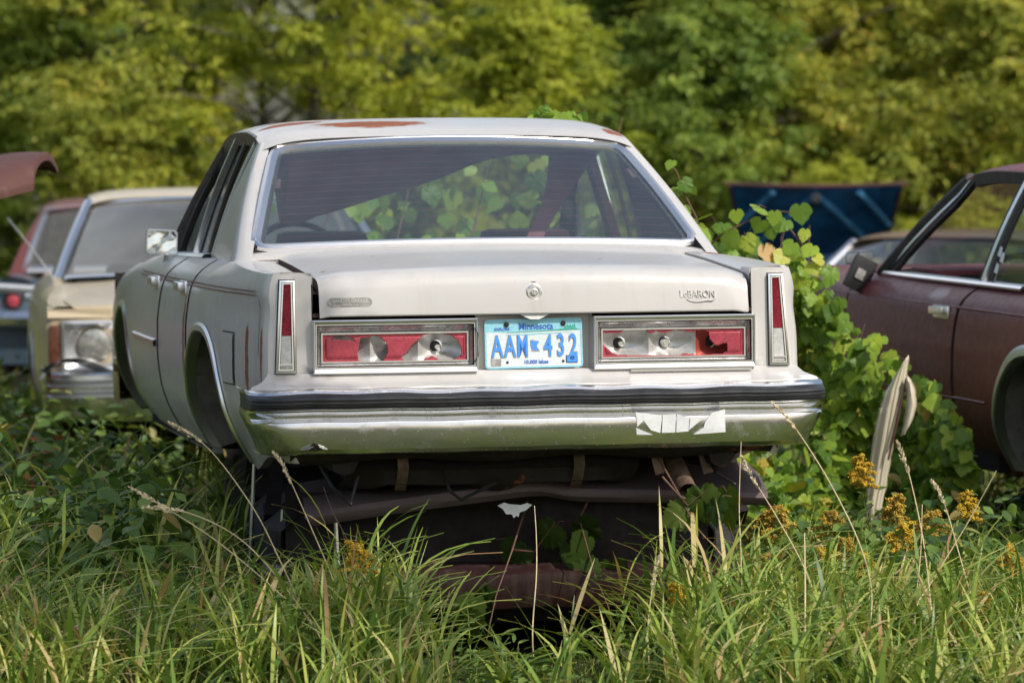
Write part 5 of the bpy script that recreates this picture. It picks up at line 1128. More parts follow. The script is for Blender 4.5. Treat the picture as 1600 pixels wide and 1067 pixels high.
# bent cream fender leaning by the maroon car
def bent_panel():
    root = empty('bent_panel', at(1372, 790, 17.3)); tag(root, 'bent cream and rust body panel standing upright below the maroon car', 'car panel')
    rg = random.Random(4)
    spine = [(-0.02, -0.25, 0.024), (-0.012, 0.0, 0.028), (0.0, 0.08, 0.034), (0.014, 0.18, 0.040), (0.030, 0.28, 0.045), (0.046, 0.36, 0.047), (0.062, 0.43, 0.044), (0.082, 0.49, 0.030), (0.100, 0.535, 0.014)]
    mb = MB(); rows = []
    for i in range(33):
        t = i / 32 * (len(spine) - 1); a = min(int(t), len(spine) - 2); x, z, wd = [lerp(spine[a][k], spine[a + 1][k], t - a) for k in range(3)]
        row = []
        for j in range(13):
            u = j / 12 * 2 - 1; rid = 0.010 * abs(math.sin(1.5 * math.pi * u)) ** 0.6; rag = 0.006 * (rg.random() - 0.5) if abs(u) == 1 else 0
            row.append((x + wd * u + rag + 0.004 * math.sin(9 * z + 2 * u), 0.035 * u * u - rid + 0.01 * math.sin(12 * z), z + 0.02 * u * (1 if i > 20 else 0)))
        rows.append(row)
    mb.grid(rows); o = mb.build('panel', M['cream'], root, sharp=25); md = o.modifiers.new('thickness', 'SOLIDIFY'); md.thickness = 0.004
    mb = MB(); rows = []
    for i in range(15):
        v = i / 14; wd = 0.022 * math.sin(math.pi * min(1, 0.12 + 0.85 * v)) ** 0.7
        rows.append([(0.095 + 0.045 * v * (1 - v) * 2 + 0.012 * (v - 0.5) + wd * u + 0.004 * rg.random(), -0.030 - 0.030 * (1 - u * u) + 0.02 * v, 0.27 + 0.20 * v + 0.012 * u) for u in lin(-1, 1, 6)])
    mb.grid(rows); o = mb.build('folded_flange', M['cream'], root, sharp=40); md = o.modifiers.new('thickness', 'SOLIDIFY'); md.thickness = 0.004
    mb = MB(); mb.tube([(0.035, -0.02, 0.17), (0.070, -0.022, 0.33), (0.10, -0.02, 0.47)], [0.004, 0.005, 0.003], 5); mb.build('rusty_edge', M['rust'], root)
bent_panel()
def tyre(loc, rot, lab):
    root = empty('tyre', loc, rot); tag(root, lab, 'tyre')
    mb = MB(); mb.lathe((-0.10, 0, 0), (1, 0, 0), [(0.03, 0.19), (0.0, 0.22), (0.0, 0.28), (0.02, 0.315), (0.05, 0.325), (0.15, 0.325), (0.18, 0.315), (0.20, 0.28), (0.20, 0.22), (0.17, 0.19)], 36); mb.build('tread', M['tyre'], root)
    mb = MB(); mb.lathe((0, 0, 0), (1, 0, 0), [(-0.07, 0.19), (-0.02, 0.15), (0.0, 0.06), (0.02, 0.06), (0.02, 0.001)], 24); mb.build('rim', M['rustdark'], root)
tyre((1.95, 17.9, 0.17), (0, R(62), R(20)), 'old black tyre lying tilted beneath the maroon car')

# ------------------------------------------------------------------ vegetation
def rotmats(yaw, pitch, roll):
    """local x side, y along the leaf, z up; pitch lifts the tip"""
    cy, sy, cp, sp, cr, sr = np.cos(yaw), np.sin(yaw), np.cos(pitch), np.sin(pitch), np.cos(roll), np.sin(roll)
    n = len(yaw); Z = np.zeros(n); O = np.ones(n)
    Rz = np.stack([np.stack([cy, -sy, Z], -1), np.stack([sy, cy, Z], -1), np.stack([Z, Z, O], -1)], 1)
    Rx = np.stack([np.stack([O, Z, Z], -1), np.stack([Z, cp, -sp], -1), np.stack([Z, sp, cp], -1)], 1)
    Ry = np.stack([np.stack([cr, Z, sr], -1), np.stack([Z, O, Z], -1), np.stack([-sr, Z, cr], -1)], 1)
    return Rz @ Rx @ Ry
def scatter(tv, tf, pos, rot, sc):
    tv = np.asarray(tv, float); tf = np.asarray(tf); n = len(pos)
    if np.ndim(sc) == 1: sc = np.repeat(np.asarray(sc)[:, None], 3, 1)
    V = np.einsum('nij,nkj->nki', rot, tv[None] * sc[:, None, :]) + pos[:, None, :]
    F = tf[None] + (np.arange(n) * len(tv))[:, None, None]
    return V.reshape(-1, 3), F.reshape(-1, tf.shape[1])
# leaf templates (unit length along y)
T_SIMPLE = ([(0, 0, 0), (0.22, 0.42, 0.05), (0, 1, -0.10), (-0.22, 0.42, 0.05)], [(0, 1, 2), (0, 2, 3)])
def ovate(w=0.33, n=4):
    v = [(0, 0, 0)]; prof = [0.62, 1.0, 0.80, 0.42]; ys = [0.18, 0.42, 0.68, 0.87]
    for y, p in zip(ys, prof): v += [(-w * p, y, 0.07 * p - 0.16 * y * y), (0, y, -0.03 - 0.16 * y * y), (w * p, y, 0.07 * p - 0.16 * y * y)]
    v.append((0, 1.03, -0.20)); f = [(0, 2, 1), (0, 3, 2)]
    for i in range(3):
        a = 1 + 3 * i
        for k in (0, 1): f += [(a + k, a + k + 1, a + k + 4), (a + k, a + k + 4, a + k + 3)]
    f += [(10, 11, 13), (11, 12, 13)]
    return v, f
T_OVATE = ovate()
def grape():
    half = [(0, 0.0), (0.10, -0.13), (0.24, -0.17), (0.30, -0.10), (0.40, -0.10), (0.44, 0.0), (0.54, 0.06), (0.50, 0.14), (0.60, 0.20), (0.56, 0.28), (0.63, 0.38), (0.53, 0.42), (0.52, 0.52), (0.42, 0.50), (0.43, 0.60), (0.37, 0.63), (0.37, 0.74), (0.28, 0.72), (0.25, 0.82), (0.17, 0.82), (0.14, 0.93), (0.07, 0.92), (0.0, 1.06)]
    out = half + [(-x, y) for x, y in half[-2:0:-1]]
    z = lambda x, y: 0.10 * abs(x) - 0.20 * x * x - 0.14 * (y - 0.2) ** 2 * (1 if y > .2 else 0.4) + 0.022 * math.sin(17 * x + 9 * y)
    v = [(0, 0.26, z(0, 0.26))] + [(x * 0.5, lerp(0.26, y, 0.5), z(x * 0.5, lerp(0.26, y, 0.5)) + 0.02 * (k % 2)) for k, (x, y) in enumerate(out)] + [(x, y, z(x, y)) for x, y in out]
    n = len(out); f = []
    for i in range(n):
        j = (i + 1) % n; f += [(0, 1 + i, 1 + j), (1 + i, 1 + n + i, 1 + n + j), (1 + i, 1 + n + j, 1 + j)]
    return v, f
T_GRAPE = grape()
def tubes_np(paths, n=5):
    """many thin stems: list of (points, r0, r1)"""
    V, F = [], []; b = 0
    for pts, r0, r1 in paths:
        pts = np.asarray(pts, float); m = len(pts)
        for i, p in enumerate(pts):
            t = pts[min(i + 1, m - 1)] - pts[max(i - 1, 0)]; t = t / (np.linalg.norm(t) + 1e-9)
            a = np.cross(t, (0.3, 0.9, 0.2)); a /= np.linalg.norm(a) + 1e-9; c = np.cross(t, a); r = r0 + (r1 - r0) * i / (m - 1)
            for k in range(n): V.append(p + r * (a * math.cos(2 * math.pi * k / n) + c * math.sin(2 * math.pi * k / n)))
        for i in range(m - 1):
            for k in range(n): F.append((b + i*n + k, b + i*n + (k+1) % n, b + (i+1)*n + (k+1) % n, b + (i+1)*n + k))
        b += m * n
    return V, F

# ---- trees
def tree_mesh(seed, h, r, base=0.05, clumps=190, lf=(0.058, 0.098), dens=1.25):
    rg = np.random.default_rng(seed); paths = []; cl = []
    tr = [np.array([0, 0, -0.1])]; d = np.array([rg.normal(0, 0.06), rg.normal(0, 0.06), 1.0])
    for i in range(8): d = d + rg.normal(0, 0.07, 3) * (1, 1, 0); tr.append(tr[-1] + d / np.linalg.norm(d) * h * 0.92 / 8)
    paths.append((tr, 0.022 * h * 0.5, 0.015))
    nl = int(clumps / 6)
    for k in range(nl):
        f = base + (0.97 - base) * ((k + rg.random()) / nl) ** 0.85
        i = f * 8 / 1.0; i0 = min(int(i), 7); p = tr[i0] + (tr[i0 + 1] - tr[i0]) * (i - i0)
        az = k * 2.4 + rg.normal(0, 0.3); el = lerp(0.25, 1.15, f) + rg.normal(0, 0.15)
        L = r * (0.55 + 0.6 * math.sin(math.pi * min(1, 0.22 + f * 0.80)) ) * rg.uniform(0.75, 1.15)
        dv = np.array([math.cos(az) * math.cos(el), math.sin(az) * math.cos(el), math.sin(el)]); pts = [p]
        for q in range(6): dv = dv + np.array([0, 0, -0.09 if f < 0.6 else -0.03]) + rg.normal(0, 0.10, 3); dv /= np.linalg.norm(dv); pts.append(pts[-1] + dv * L / 6)
        paths.append((pts, 0.010 + 0.006 * L, 0.004))
        for q in range(6):
            t = rg.uniform(0.35, 1.0) * 6; t0 = min(int(t), 5); c = pts[t0] + (pts[t0 + 1] - pts[t0]) * (t - t0) + rg.normal(0, 0.16, 3)
            cl.append((c, dv, rg.uniform(0.24, 0.46)))
    P, Y, PI_, S = [], [], [], []
    for c, dv, cr in cl:
        nt_ = int(9 * dens)
        for q in range(nt_):
            az = rg.uniform(0, 2 * math.pi); el = rg.uniform(-0.5, 0.9); v = np.array([math.cos(az) * math.cos(el), math.sin(az) * math.cos(el), math.sin(el)]) * 0.8 + dv * 0.6
            v /= np.linalg.norm(v); p = c.copy(); m = 7
            for k in range(m):
                v = v + np.array([0, 0, -0.13]); v /= np.linalg.norm(v); p = p + v * cr / m
                a = math.atan2(v[1], v[0]) - math.pi / 2
                for sg in ((-1, 1) if k < m - 1 else (0,)):
                    P.append(p + rg.normal(0, 0.012, 3)); Y.append(a + sg * rg.uniform(0.5, 1.1)); PI_.append(rg.uniform(-0.95, 0.15)); S.append(rg.uniform(*lf))
    n = len(P); rot = rotmats(np.array(Y), np.array(PI_), rg.normal(0, 0.45, n))
    return paths, scatter(*T_SIMPLE, np.array(P), rot, np.array(S))
TREE_VARS = []
def tree_variants():
    for seed, h, r, base, clumps in ((11, 5.6, 1.75, 0.02, 400), (12, 4.8, 1.5, 0.02, 350), (13, 6.2, 1.9, 0.02, 430), (14, 3.8, 1.4, 0.01, 300), (15, 7.0, 2.2, 0.03, 470)):
        paths, (V, F) = tree_mesh(seed, h, r, base, clumps)
        tv, tf = tubes_np(paths, 6)
        crown = np_mesh('crown', V, F, M['leaf_olive']); trunk = np_mesh('trunk', tv, tf, M['bark'], smooth=True)
        TREE_VARS.append([crown.data, trunk.data, True, crown, trunk])
tree_variants()
def tree(var, x, y, s, rz, mat, label, group=None):
    cd_, td_, first, c0, t0 = TREE_VARS[var]
    root = empty('tree', (x, y, -0.02), (0, 0, rz)); root.scale = (s, s, s); tag(root, label, 'tree', group)
    if first: c, t = c0, t0; TREE_VARS[var][2] = False
    else: c = c0.copy(); t = t0.copy(); COL.objects.link(c); COL.objects.link(t)
    c.parent = root; t.parent = root
    c.material_slots[0].link = 'OBJECT'; c.material_slots[0].material = mat
    return root
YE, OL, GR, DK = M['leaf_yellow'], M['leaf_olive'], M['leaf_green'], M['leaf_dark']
TREES = [  # variant, x, y, scale, turn, leaves, label
    (0, -1.75, 38.0, 0.86, 0.4, YE, 'bright yellow-green tree rising directly behind the tan car roof'),
    (3, -0.55, 37.0, 0.78, 2.0, YE, 'yellow-green bush rising above the left end of the white roof'),
    (1, -3.35, 39.5, 0.9, 1.1, OL, 'olive-green tree above the red wreck, left of the bright yellow one'),
    (2, -4.6, 43.0, 0.95, 3.0, GR, 'dark green tree at the left edge of the tree line'),
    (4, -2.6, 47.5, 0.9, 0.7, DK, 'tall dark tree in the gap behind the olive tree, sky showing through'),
    (1, 0.75, 41.5, 0.92, 4.2, GR, 'green tree behind the middle of the white roof'),
    (2, 0.1, 49.0, 0.85, 2.2, DK, 'dark green tree under the sky gap above the roof centre'),
    (0, 2.25, 40.5, 0.95, 5.1, OL, 'yellowing olive tree above the raised blue bonnet'),
    (3, 3.3, 39.0, 0.85, 1.7, OL, 'bushy olive tree beyond the distant brown car'),
    (4, 3.0, 46.5, 0.8, 3.6, OL, 'tall green tree behind the two olive ones on the right'),
    (1, 4.55, 40.5, 1.0, 0.2, OL, 'orange-tinged olive tree over the maroon car roof'),
    (2, 5.4, 45.5, 0.95, 2.9, OL, 'leaning olive tree at the right edge of the tree line'),
    (3, 4.3, 35.0, 0.50, 2.4, YE, 'low yellow-green bush seen through the maroon car window'),
    (3, -0.55, 33.5, 0.33, 0.9, YE, 'low bright bush seen through the rear window glass'),
    (0, 1.3, 52.0, 0.95, 1.9, GR, 'green tree far back between the dark tree and the tall green one'),
    (4, -5.6, 52.0, 1.0, 5.5, DK, 'tall dark tree at the far left of the back row'),
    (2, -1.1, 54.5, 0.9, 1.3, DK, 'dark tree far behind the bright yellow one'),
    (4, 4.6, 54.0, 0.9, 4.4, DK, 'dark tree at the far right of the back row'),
    (3, 1.5, 43.5, 1.0, 0.4, GR, 'bushy green tree low in the gap right of the roof centre'),
    (4, 1.9, 57.0, 0.9, 0.1, GR, 'green tree of the back row above the roof right end'),
    (3, 2.45, 34.5, 0.42, 3.3, YE, 'low yellow-green bush between the blue bonnet and the maroon car'),
    (3, 3.45, 33.0, 0.36, 5.3, YE, 'lowest bright bush seen over the red dash of the maroon car'),
    (3, 0.95, 38.6, 0.80, 1.4, GR, 'green bush filling the middle of the view over the white roof'),
    (1, 1.6, 39.2, 0.72, 3.9, OL, 'slim olive tree between the roof and the raised blue bonnet'),
    (3, -2.7, 37.2, 0.62, 4.9, OL, 'olive bush above the red wreck roof'),
    (3, 5.0, 38.0, 0.85, 0.8, YE, 'yellow-green bush at the far right behind the maroon car'),
    (1, -4.5, 39.5, 0.8, 2.5, GR, 'mid-green tree at the far left of the tree line'),
    (0, 3.2, 42.5, 0.9, 0.9, OL, 'orange-flecked olive tree between the blue bonnet and the maroon car'),
    (0, -7.6, 42.0, 1.0, 2.7, OL, None), (3, -6.2, 40.0, 1.1, 1.7, OL, None), (4, -13.5, 36.0, 1.0, 1.9, GR, None), (3, 6.6, 39.0, 1.1, 2.7, OL, None), (4, -7.0, 49.0, 1.0, 1.2, GR, None), (2, -9.0, 51.0, 1.0, 2.2, GR, None), (0, -11.5, 48.0, 1.0, 3.2, OL, None), (1, -6.3, 38.0, 1.0, 0.6, OL, None), (4, 7.5, 50.0, 1.0, 0.5, GR, None), (4, -10.5, 46.0, 1.0, 0.3, GR, None), (1, 7.6, 42.0, 1.0, 2.1, OL, None), (4, 10.5, 46.0, 1.0, 4.3, GR, None), (2, -9.5, 34.0, 1.0, 1.0, GR, None), (2, 9.8, 33.0, 1.0, 1.5, OL, None),
    (4, -12.0, 26.0, 1.0, 3.3, GR, None), (0, 13.0, 24.0, 1.0, 0.8, OL, None), (2, 15.0, 44.0, 1.1, 5.0, GR, None), (1, -15.0, 43.0, 1.1, 3.9, GR, None)]
for v, x, y, s_, rz, mt, lab in TREES:
    tree(v, x, y, s_, rz, mt, lab or 'tree of the wood continuing beyond the edges of the picture', 'trees of the wood behind the cars' if lab else 'wood beyond the picture edges')

def shade_tree():  # unseen tree, added to throw shade on the lower-left grass
    paths, (V, F) = tree_mesh(21, 6.6, 0.80, 0.68, 80); tv, tf = tubes_np(paths, 6)
    root = empty('tree', (3.05, 10.2, 0)); tag(root, 'slim unseen tree added just right of the picture to shade the grass at lower left', 'tree', 'wood beyond the picture edges')
    np_mesh('crown', V, F, GR, root); np_mesh('trunk', tv, tf, M['bark'], root, True)
shade_tree()

# ---- grass
def blades(rg, X, Y, Z, H, Wd, bend, az, lean, segs=5):
    n = len(X); t = np.linspace(0, 1, segs + 1); dx, dy = np.cos(az), np.sin(az); V = np.zeros((n, (segs + 1) * 2, 3))
    tw = rg.normal(0, 0.5, n)
    for i, q in enumerate(t):
        out = H * (lean * q + bend * q ** 2.4); up = H * (q - 0.42 * bend * q ** 3 - 0.10 * lean * q)
        wv = Wd * (0.55 + 1.6 * q * (1 - q) + 0.0) * (1 - q ** 3) + 0.0004
        a = az + math.pi / 2 + tw * q
        cx, cy, cz = X + dx * out, Y + dy * out, Z + up
        V[:, 2*i, 0] = cx - np.cos(a) * wv / 2; V[:, 2*i, 1] = cy - np.sin(a) * wv / 2; V[:, 2*i, 2] = cz
        V[:, 2*i+1, 0] = cx + np.cos(a) * wv / 2; V[:, 2*i+1, 1] = cy + np.sin(a) * wv / 2; V[:, 2*i+1, 2] = cz + 0.002
    f = np.array([(2*i, 2*i+1, 2*i+3, 2*i+2) for i in range(segs)])
    F = f[None] + (np.arange(n) * (segs + 1) * 2)[:, None, None]
    return V.reshape(-1, 3), F.reshape(-1, 4)
HT = [(-3.5, 0.30), (-1.5, 0.32), (-1.2, 0.24), (-0.95, 0.26), (-0.72, 0.28), (-0.48, 0.38), (-0.30, 0.31), (-0.16, 0.20), (0.14, 0.16), (0.36, 0.26), (0.62, 0.31), (0.95, 0.29), (1.25, 0.24), (1.6, 0.25), (3.5, 0.35)]
DN = [(-3.5, 0.8), (-1.45, 0.8), (-1.25, 0.45), (-0.9, 0.40), (-0.7, 0.65), (-0.48, 1.0), (-0.25, 0.40), (-0.1, 0.14), (0.12, 0.12), (0.36, 0.62), (0.6, 1.0), (3.5, 1.0)]
def grass():
    rg = np.random.default_rng(21); VV, FF = [], []; b = 0
    def add(v, f):
        nonlocal b
        VV.append(v); FF.append(f + b); b += len(v)
    # near tufts in front of the wreck
    for (n, y0, y1, xw, hs, wd) in ((900, 13.1, 14.95, 1.9, 0.9, (0.007, 0.016)), (2600, 13.5, 14.9, 1.8, 0.55, (0.003, 0.008)), (3000, 12.2, 15.0, 4.2, 0.5, (0.007, 0.014)), (9000, 5.0, 12.4, 4.5, 0.35, (0.006, 0.012))):
        X = rg.uniform(-xw, xw, n); Y = rg.uniform(y0, y1, n)
        tx = np.round(X * 9 + 0.4 * np.sin(Y * 7)) / 9; X = tx + rg.normal(0, 0.045, n)   # tufted
        keep = rg.random(n) < np.interp(X, [p[0] for p in DN], [p[1] for p in DN]); X, Y = X[keep], Y[keep]; m = len(X)
        tuft = 0.72 + 0.42 * np.sin(X * 23 + 1.3 * np.sin(Y * 11)) * np.sin(Y * 17 + X * 5)
        H = np.interp(X, [p[0] for p in HT], [p[1] for p in HT]) * rg.uniform(0.45, 1.12, m) * np.clip(tuft, 0.5, 1.15) * hs * np.interp(Y, [12, 13.2, 14.2, 15], [0.45, 0.70, 1.0, 1.0])
        add(*blades(rg, X, Y, np.full(m, -0.02), H * 1.15, rg.uniform(*wd, m), rg.uniform(0.0, 0.75, m) ** 1.3, rg.uniform(0, 6.28, m), np.abs(rg.normal(0.12, 0.14, m))))
    # leafy culms: stems carrying wide arching blades
    def culms(n, x0, x1, y0, y1, hs, dens=True):
        X = rg.uniform(x0, x1, n); Y = rg.uniform(y0, y1, n); X = np.round(X * 5 + 0.3 * np.sin(Y * 5)) / 5 + rg.normal(0, 0.07, n)
        if dens: k = rg.random(n) < np.interp(X, [p[0] for p in DN], [p[1] for p in DN]) ** 1.4; X, Y = X[k], Y[k]
        m = len(X); H = hs * np.interp(X, [p[0] for p in HT], [p[1] for p in HT]) * rg.uniform(0.38, 1.25, m) * np.interp(Y, [12, 13.2, 14.2, 15], [0.35, 0.55, 1.0, 1.08]); lx, ly = rg.normal(0, 0.16, m), rg.normal(0, 0.12, m)
        az0 = rg.uniform(0, 6.28, m)
        add(*blades(rg, X, Y, np.full(m, -0.02), H, np.full(m, 0.006), np.full(m, 0.05), np.arctan2(ly, lx), np.hypot(lx, ly), 4))
        for j in range(7):
            q = 0.22 + 0.12 * j + rg.uniform(-0.03, 0.03, m); L = rg.uniform(0.11, 0.30, m) * (1.15 - 0.35 * np.abs(q - 0.5))
            add(*blades(rg, X + lx * H * q, Y + ly * H * q, H * q * 0.95, L, rg.uniform(0.006, 0.020, m), rg.uniform(0.0, 0.9, m), az0 + j * 2.7 + rg.normal(0, 0.5, m), rg.uniform(0.18, 0.7, m), 6))
    culms(430, -1.9, 1.9, 13.2, 14.95, 0.82); culms(40, -0.60, -0.28, 14.1, 14.7, 1.0, False); culms(120, 0.45, 1.75, 14.1, 14.95, 1.0, False); culms(150, -2.4, -0.98, 15.0, 18.5, 1.45, False); culms(120, -2.1, -0.75, 13.6, 14.9, 0.95, False); culms(110, -3.5, -0.75, 13.0, 15.0, 0.72, False); culms(90, 0.5, 3.5, 13.0, 15.0, 0.72, False); culms(90, -2.2, -0.95, 14.6, 16.5, 1.0, False); culms(160, 0.95, 3.0, 14.6, 17.0, 0.7, False)
    # beside and behind the cars, coarser with distance
    for (n, x0, x1, y0, y1, h0, h1, wd) in ((9000, -4.5, -0.95, 14.8, 20.5, 0.18, 0.42, 0.010), (9000, 0.95, 4.5, 14.8, 19.5, 0.2, 0.45, 0.010), (12000, -7, 7, 20.0, 33.0, 0.25, 0.6, 0.016), (9000, -12, 12, 32.0, 46.0, 0.3, 0.8, 0.03)):
        X = rg.uniform(x0, x1, n); Y = rg.uniform(y0, y1, n); H = rg.uniform(h0, h1, n)
        add(*blades(rg, X, Y, np.full(n, -0.02), H, rg.uniform(0.6, 1.3, n) * wd, rg.uniform(0.05, 0.8, n), rg.uniform(0, 6.28, n), np.abs(rg.normal(0.2, 0.15, n)), 4))
    n = 420; X = rg.uniform(-1.8, 1.9, n); X = X[(np.abs(X) > 0.18) | (rg.random(n) < 0.35)]; n = len(X); Y = rg.uniform(13.4, 14.95, n)
    add(*blades(rg, X, Y, np.full(n, -0.02), np.interp(X, [p[0] for p in HT], [p[1] for p in HT]) * rg.uniform(0.6, 1.5, n) * np.interp(Y, [13.2, 14.3], [0.6, 1.0]), np.full(n, 0.0042), rg.uniform(0.0, 0.35, n), rg.uniform(0, 6.28, n), np.abs(rg.normal(0.12, 0.15, n)), 5))
    tag(np_mesh('grass', np.concatenate(VV), np.concatenate(FF), M['grass']), 'long green and straw coloured grass growing in front of and between the cars', 'grass', kind='stuff')
grass()

# ---- leafy undergrowth
def leafy_stems(rg, spots, hts, lf, nl, spread=0.5, tmpl=T_OVATE, droop=-0.25):
    paths, P, Yw, Pi, S = [], [], [], [], []
    for (x, y), h in zip(spots, hts):
        p = np.array([x, y, -0.03]); d = np.array([rg.normal(0, 0.25), rg.normal(0, 0.25), 1.0]); pts = [p]
        for k in range(6): d = d + rg.normal(0, 0.14, 3); d /= np.linalg.norm(d); p = p + d * h / 6; pts.append(p)
        paths.append((pts, 0.004, 0.0015)); m = int(nl * rg.uniform(0.7, 1.2))
        for k in range(m):
            t = (0.25 + 0.75 * (k + rg.random()) / m) * 6; i = min(int(t), 5); q = pts[i] + (pts[i + 1] - pts[i]) * (t - i)
            az = k * 2.4 + rg.normal(0, 0.4); st = rg.uniform(0.02, 0.09) * spread * 2; q = q + np.array([math.cos(az) * st, math.sin(az) * st, rg.uniform(-0.01, 0.03)])
            P.append(q); Yw.append(az - math.pi / 2); Pi.append(droop + rg.normal(0, 0.35)); S.append(rg.uniform(*lf) * (1.1 - 0.35 * (k / m)))
    n = len(P); return paths, scatter(*tmpl, np.array(P), rotmats(np.array(Yw), np.array(Pi), rg.normal(0, 0.35, n)), np.array(S))
def undergrowth():
    rg = np.random.default_rng(5); sp, ht = [], []
    for i in range(620):
        y = rg.uniform(15.0, 20.6); edge = -0.94 - (y - 15) * 0.15
        x = edge - abs(rg.normal(0, 0.75)) - rg.uniform(0, 0.18); k = 0.5 + 0.5 * math.sin(3.1 * x + 1.7 * math.sin(2.3 * y)) * math.sin(2.2 * y + x)
        if rg.random() > 0.45 + 0.55 * k: continue
        sp.append((x, y)); ht.append((0.36 + 0.42 * k) * rg.uniform(0.75, 1.15) * (0.84 + 0.05 * (y - 15)))
    for i in range(110):
        y = rg.uniform(14.4, 15.2); sp.append((rg.uniform(-2.4, -0.95), y)); ht.append(rg.uniform(0.18, 0.42))
    p1, (v1, f1) = leafy_stems(rg, sp, ht, (0.05, 0.125), 12)
    sp, ht = [], []
    for i in range(420):
        y = rg.uniform(15.0, 18.2); x = 0.85 + (y - 15) * 0.05 + rg.uniform(0, 1.6); sp.append((x, y)); ht.append(rg.uniform(0.28, 0.52))
    for i in range(300):
        pass
    p2, (v2, f2) = leafy_stems(rg, sp, ht, (0.05, 0.085), 13)
    tag(np_mesh('undergrowth', np.concatenate([v1, v2]), np.concatenate([f1, f2 + len(v1)]), M['weed']), 'dark broad-leaved weeds crowding round the bases of the cars', 'undergrowth', kind='stuff')
undergrowth()
def far_weeds():
    rg = np.random.default_rng(15); sp, ht = [], []
    for i in range(520): sp.append((rg.uniform(-3.6, -1.55), rg.uniform(19.0, 26.0))); ht.append(rg.uniform(0.30, 0.66))
    for i in range(260): sp.append((rg.uniform(0.9, 3.4), rg.uniform(20.5, 29.0))); ht.append(rg.uniform(0.4, 0.85))
    p, (v, f) = leafy_stems(rg, sp, ht, (0.045, 0.10), 13)
    tag(np_mesh('tall_weeds', v, f, M['weed_light']), 'lighter green weeds standing beyond, before the tan car', 'weeds', kind='stuff')
far_weeds()
def front_weeds():
    rg = np.random.default_rng(44); sp, ht = [], []
    for i in range(230):
        x = rg.uniform(-1.6, 1.8); y = rg.uniform(13.9, 14.95)
        if -0.35 < x < 0.25 and rg.random() < 0.6: continue
        sp.append((x, y)); ht.append(rg.uniform(0.16, 0.40) * float(np.interp(x, [p[0] for p in HT], [p[1] for p in HT])) / 0.33)
    p, (v, f) = leafy_stems(rg, sp, ht, (0.045, 0.085), 15, tmpl=([(a * 0.55, b, c) for a, b, c in T_OVATE[0]], T_OVATE[1]), droop=0.1)
    tv, tf = tubes_np(p, 4); tf = np.array(tf); o = np_mesh('low_weeds', np.concatenate([v, np.array(tv)]), np.concatenate([f, np.concatenate([tf[:, :3], tf[:, [0, 2, 3]]]) + len(v)]), M['weed_light'])
    tag(o, 'narrow-leaved green weeds mixed into the long front grass', 'weeds', kind='stuff')
front_weeds()
def orange_weed(x, y, h, n, lab):
    rg = np.random.default_rng(int(x * 100) % 97 + 7); root = empty('weed', (x, y, 0)); tag(root, lab, 'weed')
    pa, (v, f) = leafy_stems(rg, [(rg.normal(0, 0.10), rg.normal(0, 0.1)) for _ in range(n)], [h * rg.uniform(0.7, 1.1) for _ in range(n)], (0.05, 0.085), 12)
    np_mesh('leaves', v, f, M['orange'], root); tv, tf = tubes_np(pa); np_mesh('stem', tv, tf, M['vinestem'], root, True)
orange_weed(-1.77, 18.2, 0.70, 6, 'orange-brown weed below the crumpled bumper of the tan car')
orange_weed(-1.84, 17.5, 0.62, 3, 'small orange weed among dark leaves at the left edge')

# ---- grape vines: stems with lobed leaves
def vine(name, lab, stems, leaf_pts, mat, sizes, face=(-0.1, -1.0, 0.25), seed=1, jit=0.5):
    """stems: list of point lists; leaf_pts: array of leaf positions"""
    rg = np.random.default_rng(seed); root = empty(name, (0, 0, 0)); tag(root, lab, 'vine')
    P = np.asarray(leaf_pts, float); base = P.mean(0); base[2] = 0; root.location = base; n = len(P)
    # leaves face outwards: blade plane normal near 'face', tips hanging
    fz = np.array(face, float); N = fz[None] + rg.normal(0, jit, (n, 3)); N /= np.linalg.norm(N, axis=1)[:, None]
    T = np.array([0, 0, -1.0])[None] + rg.normal(0, 0.45, (n, 3)); T -= N * np.sum(T * N, 1)[:, None]; T /= np.linalg.norm(T, axis=1)[:, None]
    X_ = np.cross(T, N); rot = np.stack([X_, T, N], -1); sz = rg.uniform(*sizes, n)
    V, F = scatter(*T_GRAPE, P - base, rot, np.stack([sz * rg.uniform(0.8, 1.1, n), sz, sz * rg.uniform(-0.5, 2.2, n)], 1)); np_mesh('leaves', V, F, mat, root, True)
    paths = [(np.asarray(s_, float) - base, 0.0045, 0.0018) for s_ in stems]
    for p in P[:400]:   # leaf stalks
        o = p + rg.normal(0, 0.03, 3) + np.array([0, 0.05, -0.03]); paths.append(([o - base, (o + p) / 2 + np.array([0, 0, 0.01]) - base, p - base], 0.0016, 0.0010))
    tv, tf = tubes_np(paths, 5); np_mesh('stem', tv, tf, M['vinestem'], root, True)
    return root
